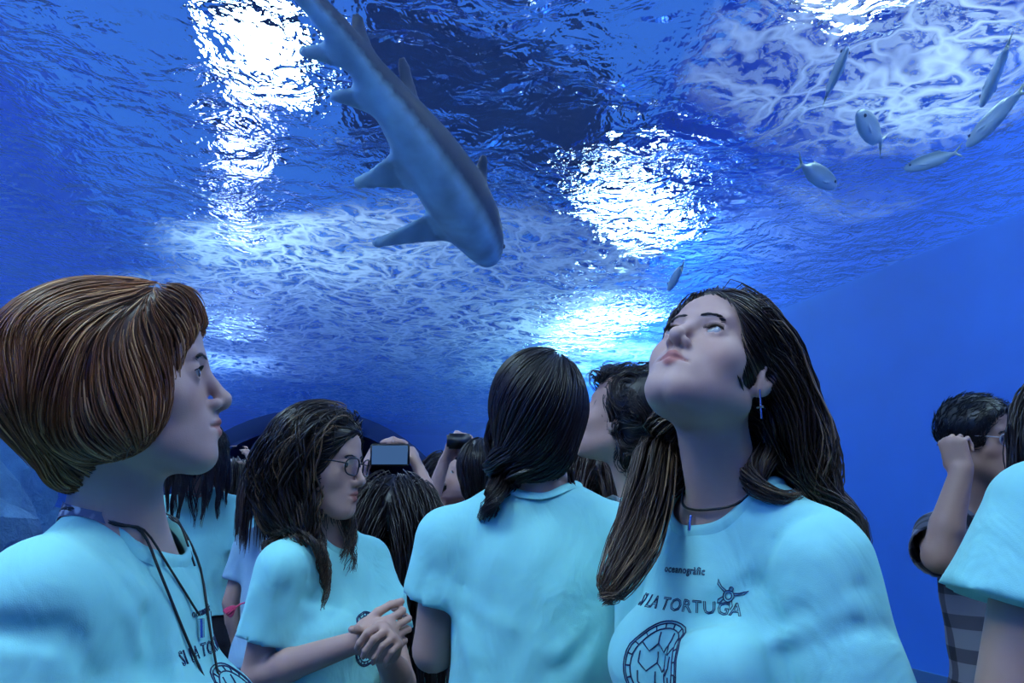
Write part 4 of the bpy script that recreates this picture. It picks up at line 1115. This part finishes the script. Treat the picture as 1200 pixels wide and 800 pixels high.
# a patterned undershirt shows at the nape
k_ = NT('patterned_undershirt'); v_ = k_.n('TexVoronoi'); k_.l(k_.pos(), v_.inputs['Vector']); v_.inputs['Scale'].default_value = 70
b_ = k_.n('BsdfPrincipled', i_Base_Color=k_.ramp(v_.outputs['Distance'], [(.25, (.55, .58, .65)), (.45, (.10, .12, .22))]), i_Roughness=.9); M_UNDER = k_.surf(b_.outputs[0])
NL_ = G_.neckline[::3]; cN = NL_.mean(0); st_ = int(np.argmin(NL_[:, 1])); NL_ = np.roll(NL_, -st_, 0); NL_ = NL_[len(NL_)//4:3*len(NL_)//4+2]; inn = cN+(NL_-cN)*.90; m_ = len(inn); rows = [inn+A3(0, 0, -.012), inn+A3(0, 0, .006), cN+(NL_-cN)*.86+A3(0, 0, .014)]
rows = [stick(G_.body_sdf, r_, .003, 3) for r_ in rows]
link('undershirt', mesh_np('undershirt', np.concatenate(rows), np.array([(a*m_+i, a*m_+i+1, (a+1)*m_+i+1, (a+1)*m_+i) for a in range(2) for i in range(m_-1)])), M_UNDER, G_.o)
# two cords: a loop round the neck and a long one meeting low on the chest
def cords(P, pts, r, name, par):
    pts = [stick(P.collide, [p], .0035)[0] for p in pts]; return curve_tube(name, pts, r, M_CORD, par)
N = G_.N
ring_ = lambda rad, dz, dip, a0, a1, n: [N+A3(rad*math.sin(t), .012-rad*math.cos(t), .035+dz-dip*(.5+.5*math.cos(t))) for t in np.linspace(a0, a1, n)]
nk = cords(G_, [N+A3(.012, -.12, -.22)]+[N+A3(.03, -.10, -.12), N+A3(.055, -.06, -.04)]+ring_(.070, .0, .03, .9, 2*math.pi-.9, 11)+[N+A3(-.05, -.06, -.04), N+A3(-.03, -.1, -.12), N+A3(.010, -.12, -.22)], .0017, 'necklace', G_.o)
nk2 = cords(G_, [N+A3(.035, -.07, -.03)]+ring_(.064, .004, .03, .9, 2*math.pi-.9, 11)+[N+A3(-.035, -.07, -.03), N+A3(-.01, -.10, -.075), N+A3(.0, -.11, -.085)], .0014, 'necklace', G_.o)
pe = stick(G_.collide, [N+A3(0, -.11, -.09)], .005)[0]; curve_tube('pendant', [pe, pe+A3(0, -.002, -.022)], .004, M_SILVER, nk2)
pe = stick(G_.collide, [N+A3(.011, -.12, -.23)], .005)[0]; curve_tube('pendant', [pe+A3(0, 0, .01), pe, pe+A3(.003, -.002, -.05)], .003, M_CORD, nk)

# ---------------------------------------------------------------- the others
def P_simple(label, neck, face, head, hf, up=(0, 0, 1), **kw):
    kw.setdefault('fine', .0085); kw.setdefault('coarse', .020); kw.setdefault('shirt_h', .011); kw.setdefault('tee', M_TEE)
    return Person(label, neck=neck, face=face, head=head, head_fwd=hf, head_up=up, **kw)
DK, DT = (.010, .007, .008), (.022, .014, .013)

# girl with glasses and wavy hair, hands together in front of her
E_ = P_simple('girl with glasses and long wavy hair holding her hands together', PX(390, 634, 1.84), (.86, -.5), PX(376, 541, 1.82), (.95, -.25, -.12), (0, 0, 1), fine=.0036, coarse=.014, shirt_h=.009, pants=M_JEANS, k=.88, bust=.8)
E_.arm(-1, PX(300, 792, 1.70), PX(418, 752, 1.58)); E_.arm(1, PX(470, 800, 1.78), PX(450, 765, 1.58))
E_.set_hand(-1, (.9, -.2, .25), (.2, .9, .2), curl=(1.0, 1.1, .6), thumb=(.4, .8, .4))
E_.set_hand(1, (.2, -.7, .5), (-.5, -.3, -.6), curl=(1.1, 1.2, .7))
E_.fine_boxes = [(E_.L(PX(445, 745, 1.58)), .09)]
E_.drape(8, 4, .007)
E_.build(look=(1, -.2, -.05)); add_brows(E_, (.012, .008, .008)); glasses(E_)
print_lines(E_, 'turtle_shell_print', shell_polys(.047, .056), -.205, .0012, 0.0)
hm, _ = long_hair(E_, .42, (.013, .009, .009), (.05, .030, .02), 1200, (.15, .085, .045), .10, th=.006, spread=.022, r=.0018, wav=.0055, freq=3.5, back=.75, side=-.30, grav=.8, S=28, clumps=75, jitter=.02, pull=((-.075, -.055, 0), 5.0))
hm.build('hair', E_.o)

# person in the middle seen from behind, hair gathered into a low tail over the left shoulder
C_ = P_simple('person seen from behind with black hair gathered into a low side tail', PX(630, 592, 1.45), (.12, 1), PX(633, 487, 1.47), (.15, .97, .2), (.03, -.1, 1), fine=.008, coarse=.014, shirt_h=.009, pants=M_BLACK, bust=.6, k=1.0, slope=1.1)
C_.arm(1, PX(508, 762, 1.43), PX(545, 745, 1.66)); C_.arm(-1, PX(735, 800, 1.45), PX(700, 870, 1.50))
C_.folds = [(C_.L(PX(650, 640, 1.36)), C_.L(PX(690, 800, 1.36)), .012, .005), (C_.L(PX(540, 680, 1.38)), C_.L(PX(600, 700, 1.34)), .012, -.004), (C_.L(PX(590, 740, 1.34)), C_.L(PX(660, 715, 1.33)), .012, .004), (C_.L(PX(545, 655, 1.38)), C_.L(PX(555, 720, 1.38)), .012, -.006)]
C_.sleeve[1] = .48; C_.drape(9, 4, .007)
C_.build(eyes=False)
def ccap(p):
    q = ((p-C_.Hc) @ C_.Hr)/C_.hs; d = ell(q, (0, .022, .022), (.085, .106, .100)); d = smin(d, ell(q, (0, .055, -.05), (.064, .058, .062)), .03)
    return smax(d, -ell(q, (0, -.125, -.04), (.085, .095, .095)), .01)
tail = C_.H((.075, .055, -.085))
def cflow(p, t): return nrm(tail-p)*1.0+A3(0, 0, -.12)
hm = short_hair(C_, ccap, DK, DT, cflow, 1700, (.10, .20), .0015, (.0, .006), .002, 11, (.03, .025, .03), .1, .17, .006, jitter=.03)
lc = lambda x, y, d: C_.L(PX(x, y, d))
for c, n, w_ in [([C_.H((.03, .09, -.05)), C_.H((.07, .07, -.08)), lc(588, 560, 1.42), lc(575, 590, 1.36), lc(560, 640, 1.5)], 160, [.03, .026, .024, .02, .012]),
                 ([C_.H((-.04, .075, -.06)), C_.H((.02, .09, -.085)), lc(600, 566, 1.40), lc(582, 585, 1.38)], 120, [.03, .028, .02, .01]),
                 ([C_.H((.082, .03, -.01)), C_.H((.092, .035, -.05)), C_.H((.080, .05, -.10))], 60, [.012, .008, .004]),
                 ([C_.H((-.06, .05, -.09)), C_.H((-.07, .06, -.125)), C_.H((-.095, .055, -.15))], 14, [.006, .005, .002])]:
    St = lock(rng, c, n, w_, 22, .8, .002, 1.5, .15); hm.strands(St, taper(n, 22, .0014, rng), hair_color(rng, n, 22, DK, DT))
hm.build('hair', C_.o)
# bag strap over the back of the right shoulder
sp = [stick(C_.tee_sdf, [C_.L(PX(x, y, d))], .004)[0] for x, y, d in ((705, 575, 1.5), (722, 600, 1.42), (733, 640, 1.38), (734, 700, 1.36))]
curve_tube('bag_strap', sp, .005, pbr('grey_strap', (.20, .22, .22), .7), C_.o)

# curly short-haired visitor looking up to the left
U_ = P_simple('curly dark-haired person in profile looking up with a black neck cord', PX(754, 588, 1.98), (-.8, .45), PX(733, 489, 1.96), (-.80, .50, .34), (.33, -.15, .9), fine=.0046, coarse=.018, k=1.05, hs=1.05, bust=.3, pants=M_JEANS)
U_.build(look=(-1, 0, .5))
def ucap(p):
    q = ((p-U_.Hc) @ U_.Hr)/U_.hs; m = q.copy(); m[:, 0] = np.abs(m[:, 0]); d = ell(m, (0, .040, .034), (.092, .106, .098)); d = smin(d, ell(m, (0, .07, -.05), (.070, .052, .075)), .03)
    d = smin(d, rcone(m, (0, -.075, .085), (.04, -.065, .075), .024, .022), .02)
    d = d+.006*np.sin(70*q[:, 0]+20*q[:, 2])*np.sin(60*q[:, 1]+30*q[:, 2])
    return smax(d, -ell(m, (0, -.125, -.035), (.090, .098, .095)), .01)
def uflow(p, t): return nrm(p-U_.Hc)*.2+A3(0, 0, -.7)+.9*np.stack([np.sin(90*p[:, 2]+40*p[:, 1]), np.cos(80*p[:, 0]+60*p[:, 2]), np.sin(70*p[:, 0]+50*p[:, 1])], 1)
hm = short_hair(U_, ucap, DK, (.03, .016, .013), uflow, 1700, (.04, .09), .0013, (.0, .012), .008, 12, (.05, .03, .025), .1, .19, .006, jitter=.15)
hm.build('hair', U_.o)
N = U_.N; cords(U_, [N+A3(.062*math.sin(t), .012-.062*math.cos(t), .035-.028*math.cos(t)) for t in np.linspace(0, 2*math.pi, 13)], .0022, 'necklace', U_.o)

# back views further along the tunnel
B_ = P_simple('person with dark shoulder-length hair in a mint shirt and black trousers seen from behind', PX(236, 582, 3.7), (-.25, 1), PX(235, 527, 3.7), (-.3, .95, .1), pants=M_BLACK, k=1.03, hem=.50)
B_.build(eyes=False); hm, _ = long_hair(B_, .32, DK, DT, 600, th=.012, spread=.02, r=.0026, wav=.002, freq=1.5, back=.3, S=18, clumps=30); hm.build('hair', B_.o)

D_ = P_simple('girl with waist-length dark hair raising a phone to film the water', PX(466, 672, 2.30), (.05, 1), PX(463, 608, 2.30), (0, .93, .35), pants=cloth_mat('bright_denim', (.02, .06, .32)), tee=M_TEE2, k=.92, hem=.56)
D_.arm(-1, PX(522, 632, 2.37), PX(492, 552, 2.57)); D_.arm(1, PX(418, 640, 2.40), PX(424, 554, 2.57))
D_.set_hand(-1, (-.35, .3, .9), (-.8, .2, 0), curl=(.5, .6, .4)); D_.set_hand(1, (.35, .3, .9), (.8, .2, 0), curl=(.5, .6, .4))
D_.build(eyes=False); hm, _ = long_hair(D_, .56, (.012, .007, .008), (.022, .013, .013), 620, th=.012, spread=.03, r=.0026, wav=.002, freq=1.5, back=.3, S=22, clumps=40); hm.build('hair', D_.o)

K_ = P_simple('dark round head of a visitor standing behind the mint-shirted back', PX(568, 612, 3.0), (.1, 1), PX(566, 552, 3.0), (.1, 1, .1), k=1.0, tee=M_BLACK)
K_.build(eyes=False)
def kcap(p):
    q = ((p-K_.Hc) @ K_.Hr)/K_.hs; d = ell(q, (0, .022, .020), (.090, .108, .104)); d = smin(d, ell(q, (0, .06, -.06), (.066, .05, .06)), .03)
    return smax(d, -ell(q, (0, -.125, -.04), (.085, .095, .095)), .01)
hm = short_hair(K_, kcap, DK, DT, lambda p, t: A3(0, 0, -1)+0*p, 700, (.06, .12), .0024, (.0, .006), .003, 10, h=.009); hm.build('hair', K_.o)

Q_ = P_simple('woman in an orange strap top holding a camera above her face', PX(518, 628, 3.5), (.6, -.6), PX(523, 564, 3.5), (.62, -.55, .45), tee=cloth_mat('orange_top', (.42, .16, .05)), k=1.0, fine=.006, skin=(.58, .36, .29))
Q_.sleeve = {1: .12, -1: .12}
Q_.arm(-1, PX(494, 622, 3.3), PX(520, 542, 3.3)); Q_.arm(1, PX(566, 590, 3.45), PX(556, 538, 3.3))
Q_.set_hand(-1, (.35, -.1, .9), (.8, -.3, 0), curl=(.6, .7, .4)); Q_.set_hand(1, (-.35, -.1, .9), (-.8, -.3, 0), curl=(.6, .7, .4))
Q_.build(); hm, _ = long_hair(Q_, .36, DK, DT, 350, th=.010, spread=.02, r=.003, back=.6, S=16); hm.build('hair', Q_.o)

H_ = P_simple('person with reddish-brown hair half hidden behind the curly-haired visitor', PX(702, 640, 2.6), (.2, 1), PX(703, 566, 2.6), (.2, 1, 0), k=1.0, tee=M_BLACK)
H_.build(eyes=False); hm, _ = long_hair(H_, .34, (.030, .014, .011), (.05, .024, .018), 330, th=.012, spread=.02, r=.003, S=16); hm.build('hair', H_.o)

F_ = P_simple('visitor with a raised bare arm behind the wavy-haired girl', PX(276, 606, 4.4), (.1, 1), PX(274, 564, 4.4), (.1, 1, .25), k=.98, tee=M_TEE2)
F_.arm(-1, PX(328, 580, 4.35), PX(302, 545, 4.3)); F_.build(eyes=False)
hm, _ = long_hair(F_, .36, DK, (.03, .018, .016), 330, th=.012, spread=.02, r=.003, S=16); hm.build('hair', F_.o)
J_ = P_simple('brown-haired visitor with a patterned backpack beside the black trousers', PX(326, 622, 3.3), (.35, 1), PX(322, 572, 3.3), (.3, 1, .1), k=.86, tee=cloth_mat('pale_blue_top', (.30, .50, .62)))
J_.build(eyes=False); hm, _ = long_hair(J_, .22, (.022, .013, .012), (.04, .024, .02), 330, th=.012, spread=.02, r=.003, S=16); hm.build('hair', J_.o)

# man with glasses resting his fist against his cheek
def plaid():
    k = NT('plaid_shirt'); p = k.pos(); sx = k.n('SeparateXYZ'); k.l(p, sx.inputs[0])
    a = k.math('GREATER_THAN', k.math('SINE', k.math('MULTIPLY', k.math('ADD', sx.outputs[0], k.math('MULTIPLY', sx.outputs[1], .6)), 85.0)), .25)
    b = k.math('GREATER_THAN', k.math('SINE', k.math('MULTIPLY', sx.outputs[2], 70.0)), .25)
    c = k.ramp(k.math('MULTIPLY', k.math('ADD', a, b), .5), [(0.0, (.22, .22, .27)), (.5, (.07, .07, .10)), (1.0, (.015, .015, .025))])
    bs = k.n('BsdfPrincipled', i_Base_Color=c, i_Roughness=.9); return k.surf(bs.outputs[0])
M_ = P_simple('dark-haired man in glasses and plaid shirt resting his fist on his cheek', PX(1158, 602, 2.32), (.30, -.95), PX(1148, 514, 2.30), (.48, -.86, -.10), (.05, -.1, 1), fine=.0044, coarse=.016, tee=plaid(), male=True, bust=0, pants=M_BLACK, skin=(.42, .25, .19), hem=.95, k=1.0)
M_.arm(-1, PX(1100, 652, 2.12), PX(1127, 552, 2.14)); M_.set_hand(-1, (-.15, .1, 1), (.6, .5, -.1), curl=(1.35, 1.4, .8), thumb=(.3, .6, .7), size=.95)
M_.fine_boxes = [(M_.L(PX(1125, 522, 2.16)), .08)]
M_.sleeve = {1: .8, -1: .80}; M_.open_sleeve = True
M_.build(look=(.7, -.7, -.2)); add_brows(M_, (.006, .005, .005), thick=1.5); glasses(M_, (.024, .017), pbr('silver_rim', (.5, .5, .52), .3, .9), .0013)
mcap = skull_cap(M_, .012, -.030, .010)
hm = short_hair(M_, mcap, (.006, .005, .006), (.012, .010, .011), lambda p, t: (M_.Hr @ A3(0, -.3, .2))+nrm(p-M_.Hc)*.3, 1300, (.015, .035), .0014, (-.002, .006), .010, 6, jitter=.3, box=.16); hm.build('hair', M_.o)

# visitor whose shoulder cuts in at the right edge
R_ = P_simple('broad mint-shirted shoulder and bare arm of a visitor in front of the man', PX(1385, 555, .98), (.05, 1), PX(1383, 390, .98), (.2, 1, 0), fine=.008, coarse=.014, shirt_h=.008, k=1.08, girth=1.1, bust=0)
R_.shoulder(1, PX(1232, 606, .97)); R_.arm(1, PX(1176, 880, .92), PX(1230, 1020, 1.05)); R_.sleeve[1] = .40; R_.sleeve_r = (.066, .098); R_.drape(4, 3, .004)
R_.build(eyes=False); hm, _ = long_hair(R_, .18, DK, DT, 500, th=.012, spread=.02, r=.0024, wav=.001, freq=1.0, S=12); hm.build('hair', R_.o)
# dark-haired visitor with sunglasses pushed up, just inside the right edge
S_ = P_simple('dark-haired visitor with sunglasses pushed up into the hair beside the man', PX(1276, 612, 1.66), (1, .05), PX(1264, 505, 1.62), (.6, .75, 0), k=1.0, tee=M_BLACK)
S_.build(eyes=False); hm, _ = long_hair(S_, .25, DK, DT, 500, th=.010, spread=.015, r=.002, S=16); hm.build('hair', S_.o)
glasses(S_, (.026, .022), up=.075, back=.035)

# ================================================================== things held, and life in the tank
M_PHONE = pbr('phone_case', (.012, .012, .014), .35); M_SCREEN = emis('phone_screen', (.10, .25, .60), .45)
def phone(c, wx, wz, face, label, group=None):
    e = empty('phone', tuple(c), math.atan2(face[0], -face[1])); tag(e, label, 'phone')
    link('phone_case', box_mesh('phone_case', wx, .010, wz, .004), M_PHONE, e)
    s_ = link('screen', box_mesh('screen', wx*.90, .001, wz*.84), M_SCREEN, e, smooth=False); s_.location.y = -.0055
    return e
phone(PX(457, 533, 2.52), .125, .070, (0, -1), 'phone held up sideways by the girl with waist-length hair')
cm = empty('camera', tuple(PX(538, 517, 3.24)), .3); tag(cm, 'small dark camera held up by the woman in orange', 'camera')
link('camera_body', box_mesh('camera_body', .10, .035, .062, .008), M_PHONE, cm)
def lathe(name, prof, mat, parent, n=20):
    V = []; Fc = []
    for r, z in prof: V += [(r*math.cos(2*math.pi*i/n), r*math.sin(2*math.pi*i/n), z) for i in range(n)]
    for j in range(len(prof)-1):
        for i in range(n): Fc.append((j*n+i, j*n+(i+1) % n, (j+1)*n+(i+1) % n, (j+1)*n+i))
    return link(name, mesh(name, V, Fc), mat, parent)
ln = lathe('lens', [(.0, .0), (.022, .0), (.024, .004), (.024, .030), (.020, .032), (.018, .026), (.0, .024)], M_PHONE, cm); ln.rotation_euler = (R(-90), 0, 0); ln.location = (0, .017, 0)
# patterned backpack with a pink tassel
def paisley():
    k = NT('patterned_canvas'); p = k.pos(); v = k.n('TexVoronoi'); k.l(p, v.inputs['Vector']); v.inputs['Scale'].default_value = 45
    c = k.ramp(v.outputs['Distance'], [(0.0, (.30, .08, .20)), (.35, (.10, .09, .30)), (.7, (.16, .14, .36))]); b = k.n('BsdfPrincipled', i_Base_Color=c, i_Roughness=.85); return k.surf(b.outputs[0])
bp = PX(322, 700, 3.1); be = empty('backpack', (bp.x, bp.y, bp.z-.17), math.atan2(.35, 1)*-1); tag(be, 'purple patterned backpack with a pink tassel on the brown-haired visitor', 'backpack')
def bpf(p): return smin(ell(p, (0, 0, .15), (.105, .065, .18)), ell(p, (0, -.045, .09), (.08, .04, .085)), .02)
V, Q = isosurface(bpf, axis(-.14, .14, [], 1, .012), axis(-.12, .1, [], 1, .012), axis(-.06, .36, [], 1, .012))
link('bag_body', mesh_np('bag_body', V, Q), paisley(), be)
M_PINK = cloth_mat('pink_yarn', (.62, .06, .16))
t0 = np.array(be.matrix_world.inverted() @ PX(286, 706, 2.5)) if False else None
bpy.context.view_layer.update(); Mi = be.matrix_world.inverted()
ts = curve_tube('tassel', [np.array(Mi @ PX(294, 705, 3.05)), np.array(Mi @ PX(283, 707, 3.0)), np.array(Mi @ PX(276, 712, 2.97))], .003, M_PINK, be)
hmT = HairMesh(); St = lock(rng, [np.array(Mi @ PX(276, 711, 2.97)), np.array(Mi @ PX(271, 714, 2.96)), np.array(Mi @ PX(265, 720, 2.95))], 40, [.005, .018, .024], 8)
hmT.strands(St, np.full((40, 8), .003), np.tile(A3(.62, .06, .16), (40, 8, 1))); hmT.build('tassel_fringe', ts, M_PINK)
curve_tube('bag_strap', [(.05, .05, .30), (.07, .13, .34), (.075, .2, .26), (.07, .12, .08), (.06, .05, .02)], .012, M_PINK, be); curve_tube('bag_strap', [(-.05, .05, .30), (-.07, .13, .34), (-.075, .2, .26), (-.07, .12, .08), (-.06, .05, .02)], .012, M_PINK, be)

# shark gliding down over the tunnel
def build_shark():
    key = [(310, -70, 3.42, .02), (345, -20, 3.40, .035), (392, 32, 3.34, .05), (430, 82, 3.28, .065), (465, 128, 3.20, .095), (500, 178, 3.12, .14), (530, 222, 3.05, .165), (552, 258, 2.99, .155), (566, 284, 2.96, .115), (572, 300, 2.945, .065)]
    pts = np.array([PXZ(x, y, z) for x, y, z, r in key]); rad = np.array([k_[3] for k_ in key])
    cen = pts.mean(0); pts = pts-cen
    C = catmull(pts, 28); Rr = np.interp(np.linspace(0, 1, 28), np.linspace(0, 1, len(rad)), rad)
    t = nrm(pts[-1]-pts[0]); view = nrm(cen-A3(0, 0, CAM_Z)); lf = nrm(np.cross(t, view)); 
    if lf[0] > 0: lf = -lf
    belly = nrm(-view*.75+lf*.55); belly = nrm(belly-t*(belly @ t)); side = np.cross(t, belly)
    def fin(p, a, b, tip, th=.020):
        d = None
        for u in np.linspace(0, 1, 9):
            q0 = a+(b-a)*u; e = rcone(p, q0, tip+(q0-tip)*.06, th, .007); d = e if d is None else smin(d, e, .03)
        return d
    def at(u): return C[int(u*27)]
    sl = lf
    fins = [(at(.72), at(.88), at(.70)+sl*.52-t*.02), (at(.54), at(.68), at(.52)+sl*.38),
            (at(.40), at(.50), at(.37)+sl*.19), (at(.26), at(.36), at(.23)+sl*.17), (at(.50), at(.62), at(.44)-belly*.22), (at(.30), at(.40), at(.26)-belly*.14),
            (at(.02), at(.10), at(.0)-belly*.30-t*.30), (at(.02), at(.08), at(.0)+belly*.16-t*.10), (at(.78), at(.88), at(.70)-sl*.17-belly*.1)]
    def f(p):
        d = None
        for i in range(27):
            e = rcone(p, C[i], C[i+1], Rr[i], Rr[i+1]); d = e if d is None else smin(d, e, .04)
        for a, b, c in fins: d = smin(d, fin(p, a, b, c), .03)
        return d
    lo = C.min(0)-.42; hi = C.max(0)+.42
    V, Q = isosurface(f, *[axis(lo[i], hi[i], [], 1, .02) for i in range(3)]); V = relax(V, Q, 1)
    ci = np.argmin(((V[:, None]-C[None])**2).sum(-1), 1); o = nrm(V-C[ci]) @ belly
    m = np.clip((o-.22)/.3, 0, 1)[:, None]; dark = np.array([.05, .05, .045]); pale = np.array([.60, .88, .95])
    fd = (np.linalg.norm(V-C[ci], axis=1)-Rr[ci] > .05)[:, None]
    col = dark*(1-m)+pale*m; col = np.where(fd, col*.7, col); col *= (1+.25*np.sin(V[:, :1]*23)*np.sin(V[:, 1:2]*19+V[:, 2:3]*31))
    k = NT('shark_skin'); a = k.n('Attribute', attribute_name='Col'); nz = k.noise(k.pos(), 14.0, 4.0); b = k.n('BsdfPrincipled', i_Base_Color=k.mixc(k.math('MULTIPLY', nz, .4), a.outputs['Color'], (.05, .06, .07)), i_Roughness=.55)
    o_ = link('shark', mesh_np('shark', V, Q, col), k.surf(b.outputs[0])); o_.location = cen
    tag(o_, 'grey-backed shark with pale belly gliding head down above the tunnel', 'shark')
    bm = bmesh.new(); bmesh.ops.create_uvsphere(bm, u_segments=12, v_segments=8, radius=.016); me = bpy.data.meshes.new('eye'); bm.to_mesh(me); bm.free()
    for sg in (1, -1):
        p = stick(f, [C[25]+side*sg*.1-belly*.02], -.004)[0]; e = link('eye', me, M_FRAME if not len(me.materials) else None, o_); e.location = p
    return o_
build_shark()

# silver fish below the surface
def fish_mesh():
    def f(p):
        d = ell(p, (.02, 0, 0), (.40, .062, .145)); d = smin(d, rcone(p, (-.30, 0, 0), (-.43, 0, 0), .045, .024), .04)
        for s in (1, -1): d = smin(d, np.minimum(rcone(p, (-.42, 0, 0), (-.58, 0, s*.15), .022, .006), rcone(p, (-.42, 0, 0), (-.53, 0, s*.07), .022, .008)), .02)
        d = smin(d, rcone(p, (.10, 0, .125), (-.22, 0, .135), .022, .010), .02); d = smin(d, rcone(p, (-.05, 0, -.120), (-.26, 0, -.115), .016, .008), .02)
        d = smin(d, rcone(p, (.16, .055, -.03), (.02, .075, -.08), .012, .004), .01); d = smin(d, rcone(p, (.16, -.055, -.03), (.02, -.075, -.08), .012, .004), .01)
        return d
    V, Q = isosurface(f, axis(-.66, .5, [], 1, .014), axis(-.14, .14, [], 1, .014), axis(-.24, .24, [], 1, .014)); V = relax(V, Q, 1)
    m = np.clip((V[:, 2]+.02)/.10, 0, 1)[:, None]; col = np.array([.62, .66, .64])*(1-m)+np.array([.20, .25, .24])*m
    tl = (V[:, :1] < -.45); col = np.where(tl, np.array([.42, .42, .25]), col)
    return mesh_np('fish', V, Q, col)
kf_ = NT('fish_scales'); a_ = kf_.n('Attribute', attribute_name='Col'); b_ = kf_.n('BsdfPrincipled', i_Base_Color=a_.outputs['Color'], i_Roughness=.35, i_Metallic=.35); M_FISH = kf_.surf(b_.outputs[0])
FM = fish_mesh(); FM.materials.append(M_FISH); FM.polygons.foreach_set('use_smooth', [True]*len(FM.polygons))
bm = bmesh.new(); bmesh.ops.create_uvsphere(bm, u_segments=10, v_segments=8, radius=.022); EM = bpy.data.meshes.new('eye'); bm.to_mesh(EM); bm.free(); EM.materials.append(M_FRAME)
def fish(hx, hy, tx, ty, zh, zt, label):
    a = np.array(PXZ(hx, hy, zh)); b = np.array(PXZ(tx, ty, zt)); c = .5*(a+b); L_ = np.linalg.norm(a-b)
    o = bpy.data.objects.new('fish', FM); COL.objects.link(o); x = nrm(a-b); z = A3(0, 0, 1)-x*x[2]; z = nrm(z+A3(.3, -.3, 0)); z = nrm(z-x*(z @ x)); y = np.cross(z, x)
    M4 = Matrix.Identity(4)
    for i in range(3):
        M4[i][0], M4[i][1], M4[i][2], M4[i][3] = x[i]*L_, y[i]*L_, z[i]*L_, c[i]
    o.matrix_world = M4; tag(o, label, 'fish', 'silver fish under the surface')
    for s in (1, -1):
        e = bpy.data.objects.new('eye', EM); COL.objects.link(e); e.parent = o; e.location = (.30, s*.040, .03)
fish(996, 50, 968, 112, 3.25, 3.2, 'dim silver fish swimming upward below the square lamp')
fish(1001, 130, 1034, 168, 3.2, 3.2, 'pale silver fish crossing the foam patch')
fish(984, 220, 936, 192, 3.05, 3.08, 'silver fish heading down at the edge of the foam')
fish(1054, 200, 1124, 178, 3.1, 3.12, 'silver fish swimming level beneath the crossing pair')
fish(1147, 130, 1182, 52, 3.2, 3.3, 'steep silver fish diving, upper one of the crossing pair')
fish(1127, 176, 1200, 104, 3.15, 3.25, 'slanting silver fish, lower one of the crossing pair')
fish(782, 340, 800, 312, 3.0, 3.05, 'small dark fish in front of the bright glare')

# boulders in the tank beside the tunnel
def rock_mat():
    k = NT('rock'); p = k.pos(); n = k.noise(p, 3.0, 6.0, .6); c = k.ramp(n, [(.3, (.05, .10, .20)), (.7, (.14, .24, .38))]); b = k.n('BsdfPrincipled', i_Base_Color=c, i_Roughness=.9)
    k.l(k.bump(k.noise(p, 6.0, 6.0, .65), .9, .08), b.inputs['Normal']); return k.surf(b.outputs[0])
M_ROCK = rock_mat()
def rock(n, t, r, hz, seed, label):
    bm = bmesh.new(); bmesh.ops.create_icosphere(bm, subdivisions=4, radius=1.0)
    for v in bm.verts:
        c = v.co.copy(); q = c*1.3+Vector((seed*7.1, seed*3.3, 0)); dd = .30*mnoise.noise(q)+.16*mnoise.noise(q*2.6)+.06*abs(mnoise.noise(q*6))
        cell = mnoise.cell(q*1.8)*.10
        v.co = c*(1+dd+cell*.5)
    for v in bm.verts: v.co = Vector((v.co.x*r, v.co.y*r, (v.co.z+.9)*hz*.55))
    for v in bm.verts: v.co.z = max(v.co.z, .0)
    me = bpy.data.meshes.new('rock'); bm.to_mesh(me); bm.free()
    o = link('rock', me, M_ROCK, smooth=False); o.location = TW(n, t, 0.02); o.rotation_euler = (0, 0, seed); tag(o, label, 'rock', 'boulders in the tank')
rock(-2.95, 7.2, .75, 1.75, 1, 'tall blue-tinted boulder nearest the tunnel glass behind the auburn bob')
rock(-3.45, 9.6, .80, 2.1, 2, 'tallest blue-tinted boulder in the tank against the side wall')
rock(-2.85, 9.6, .60, 1.3, 3, 'low blue-tinted boulder close to the far portal')
rock(-3.75, 6.2, .75, 1.45, 4, 'broad blue-tinted boulder at the foot of the side wall')
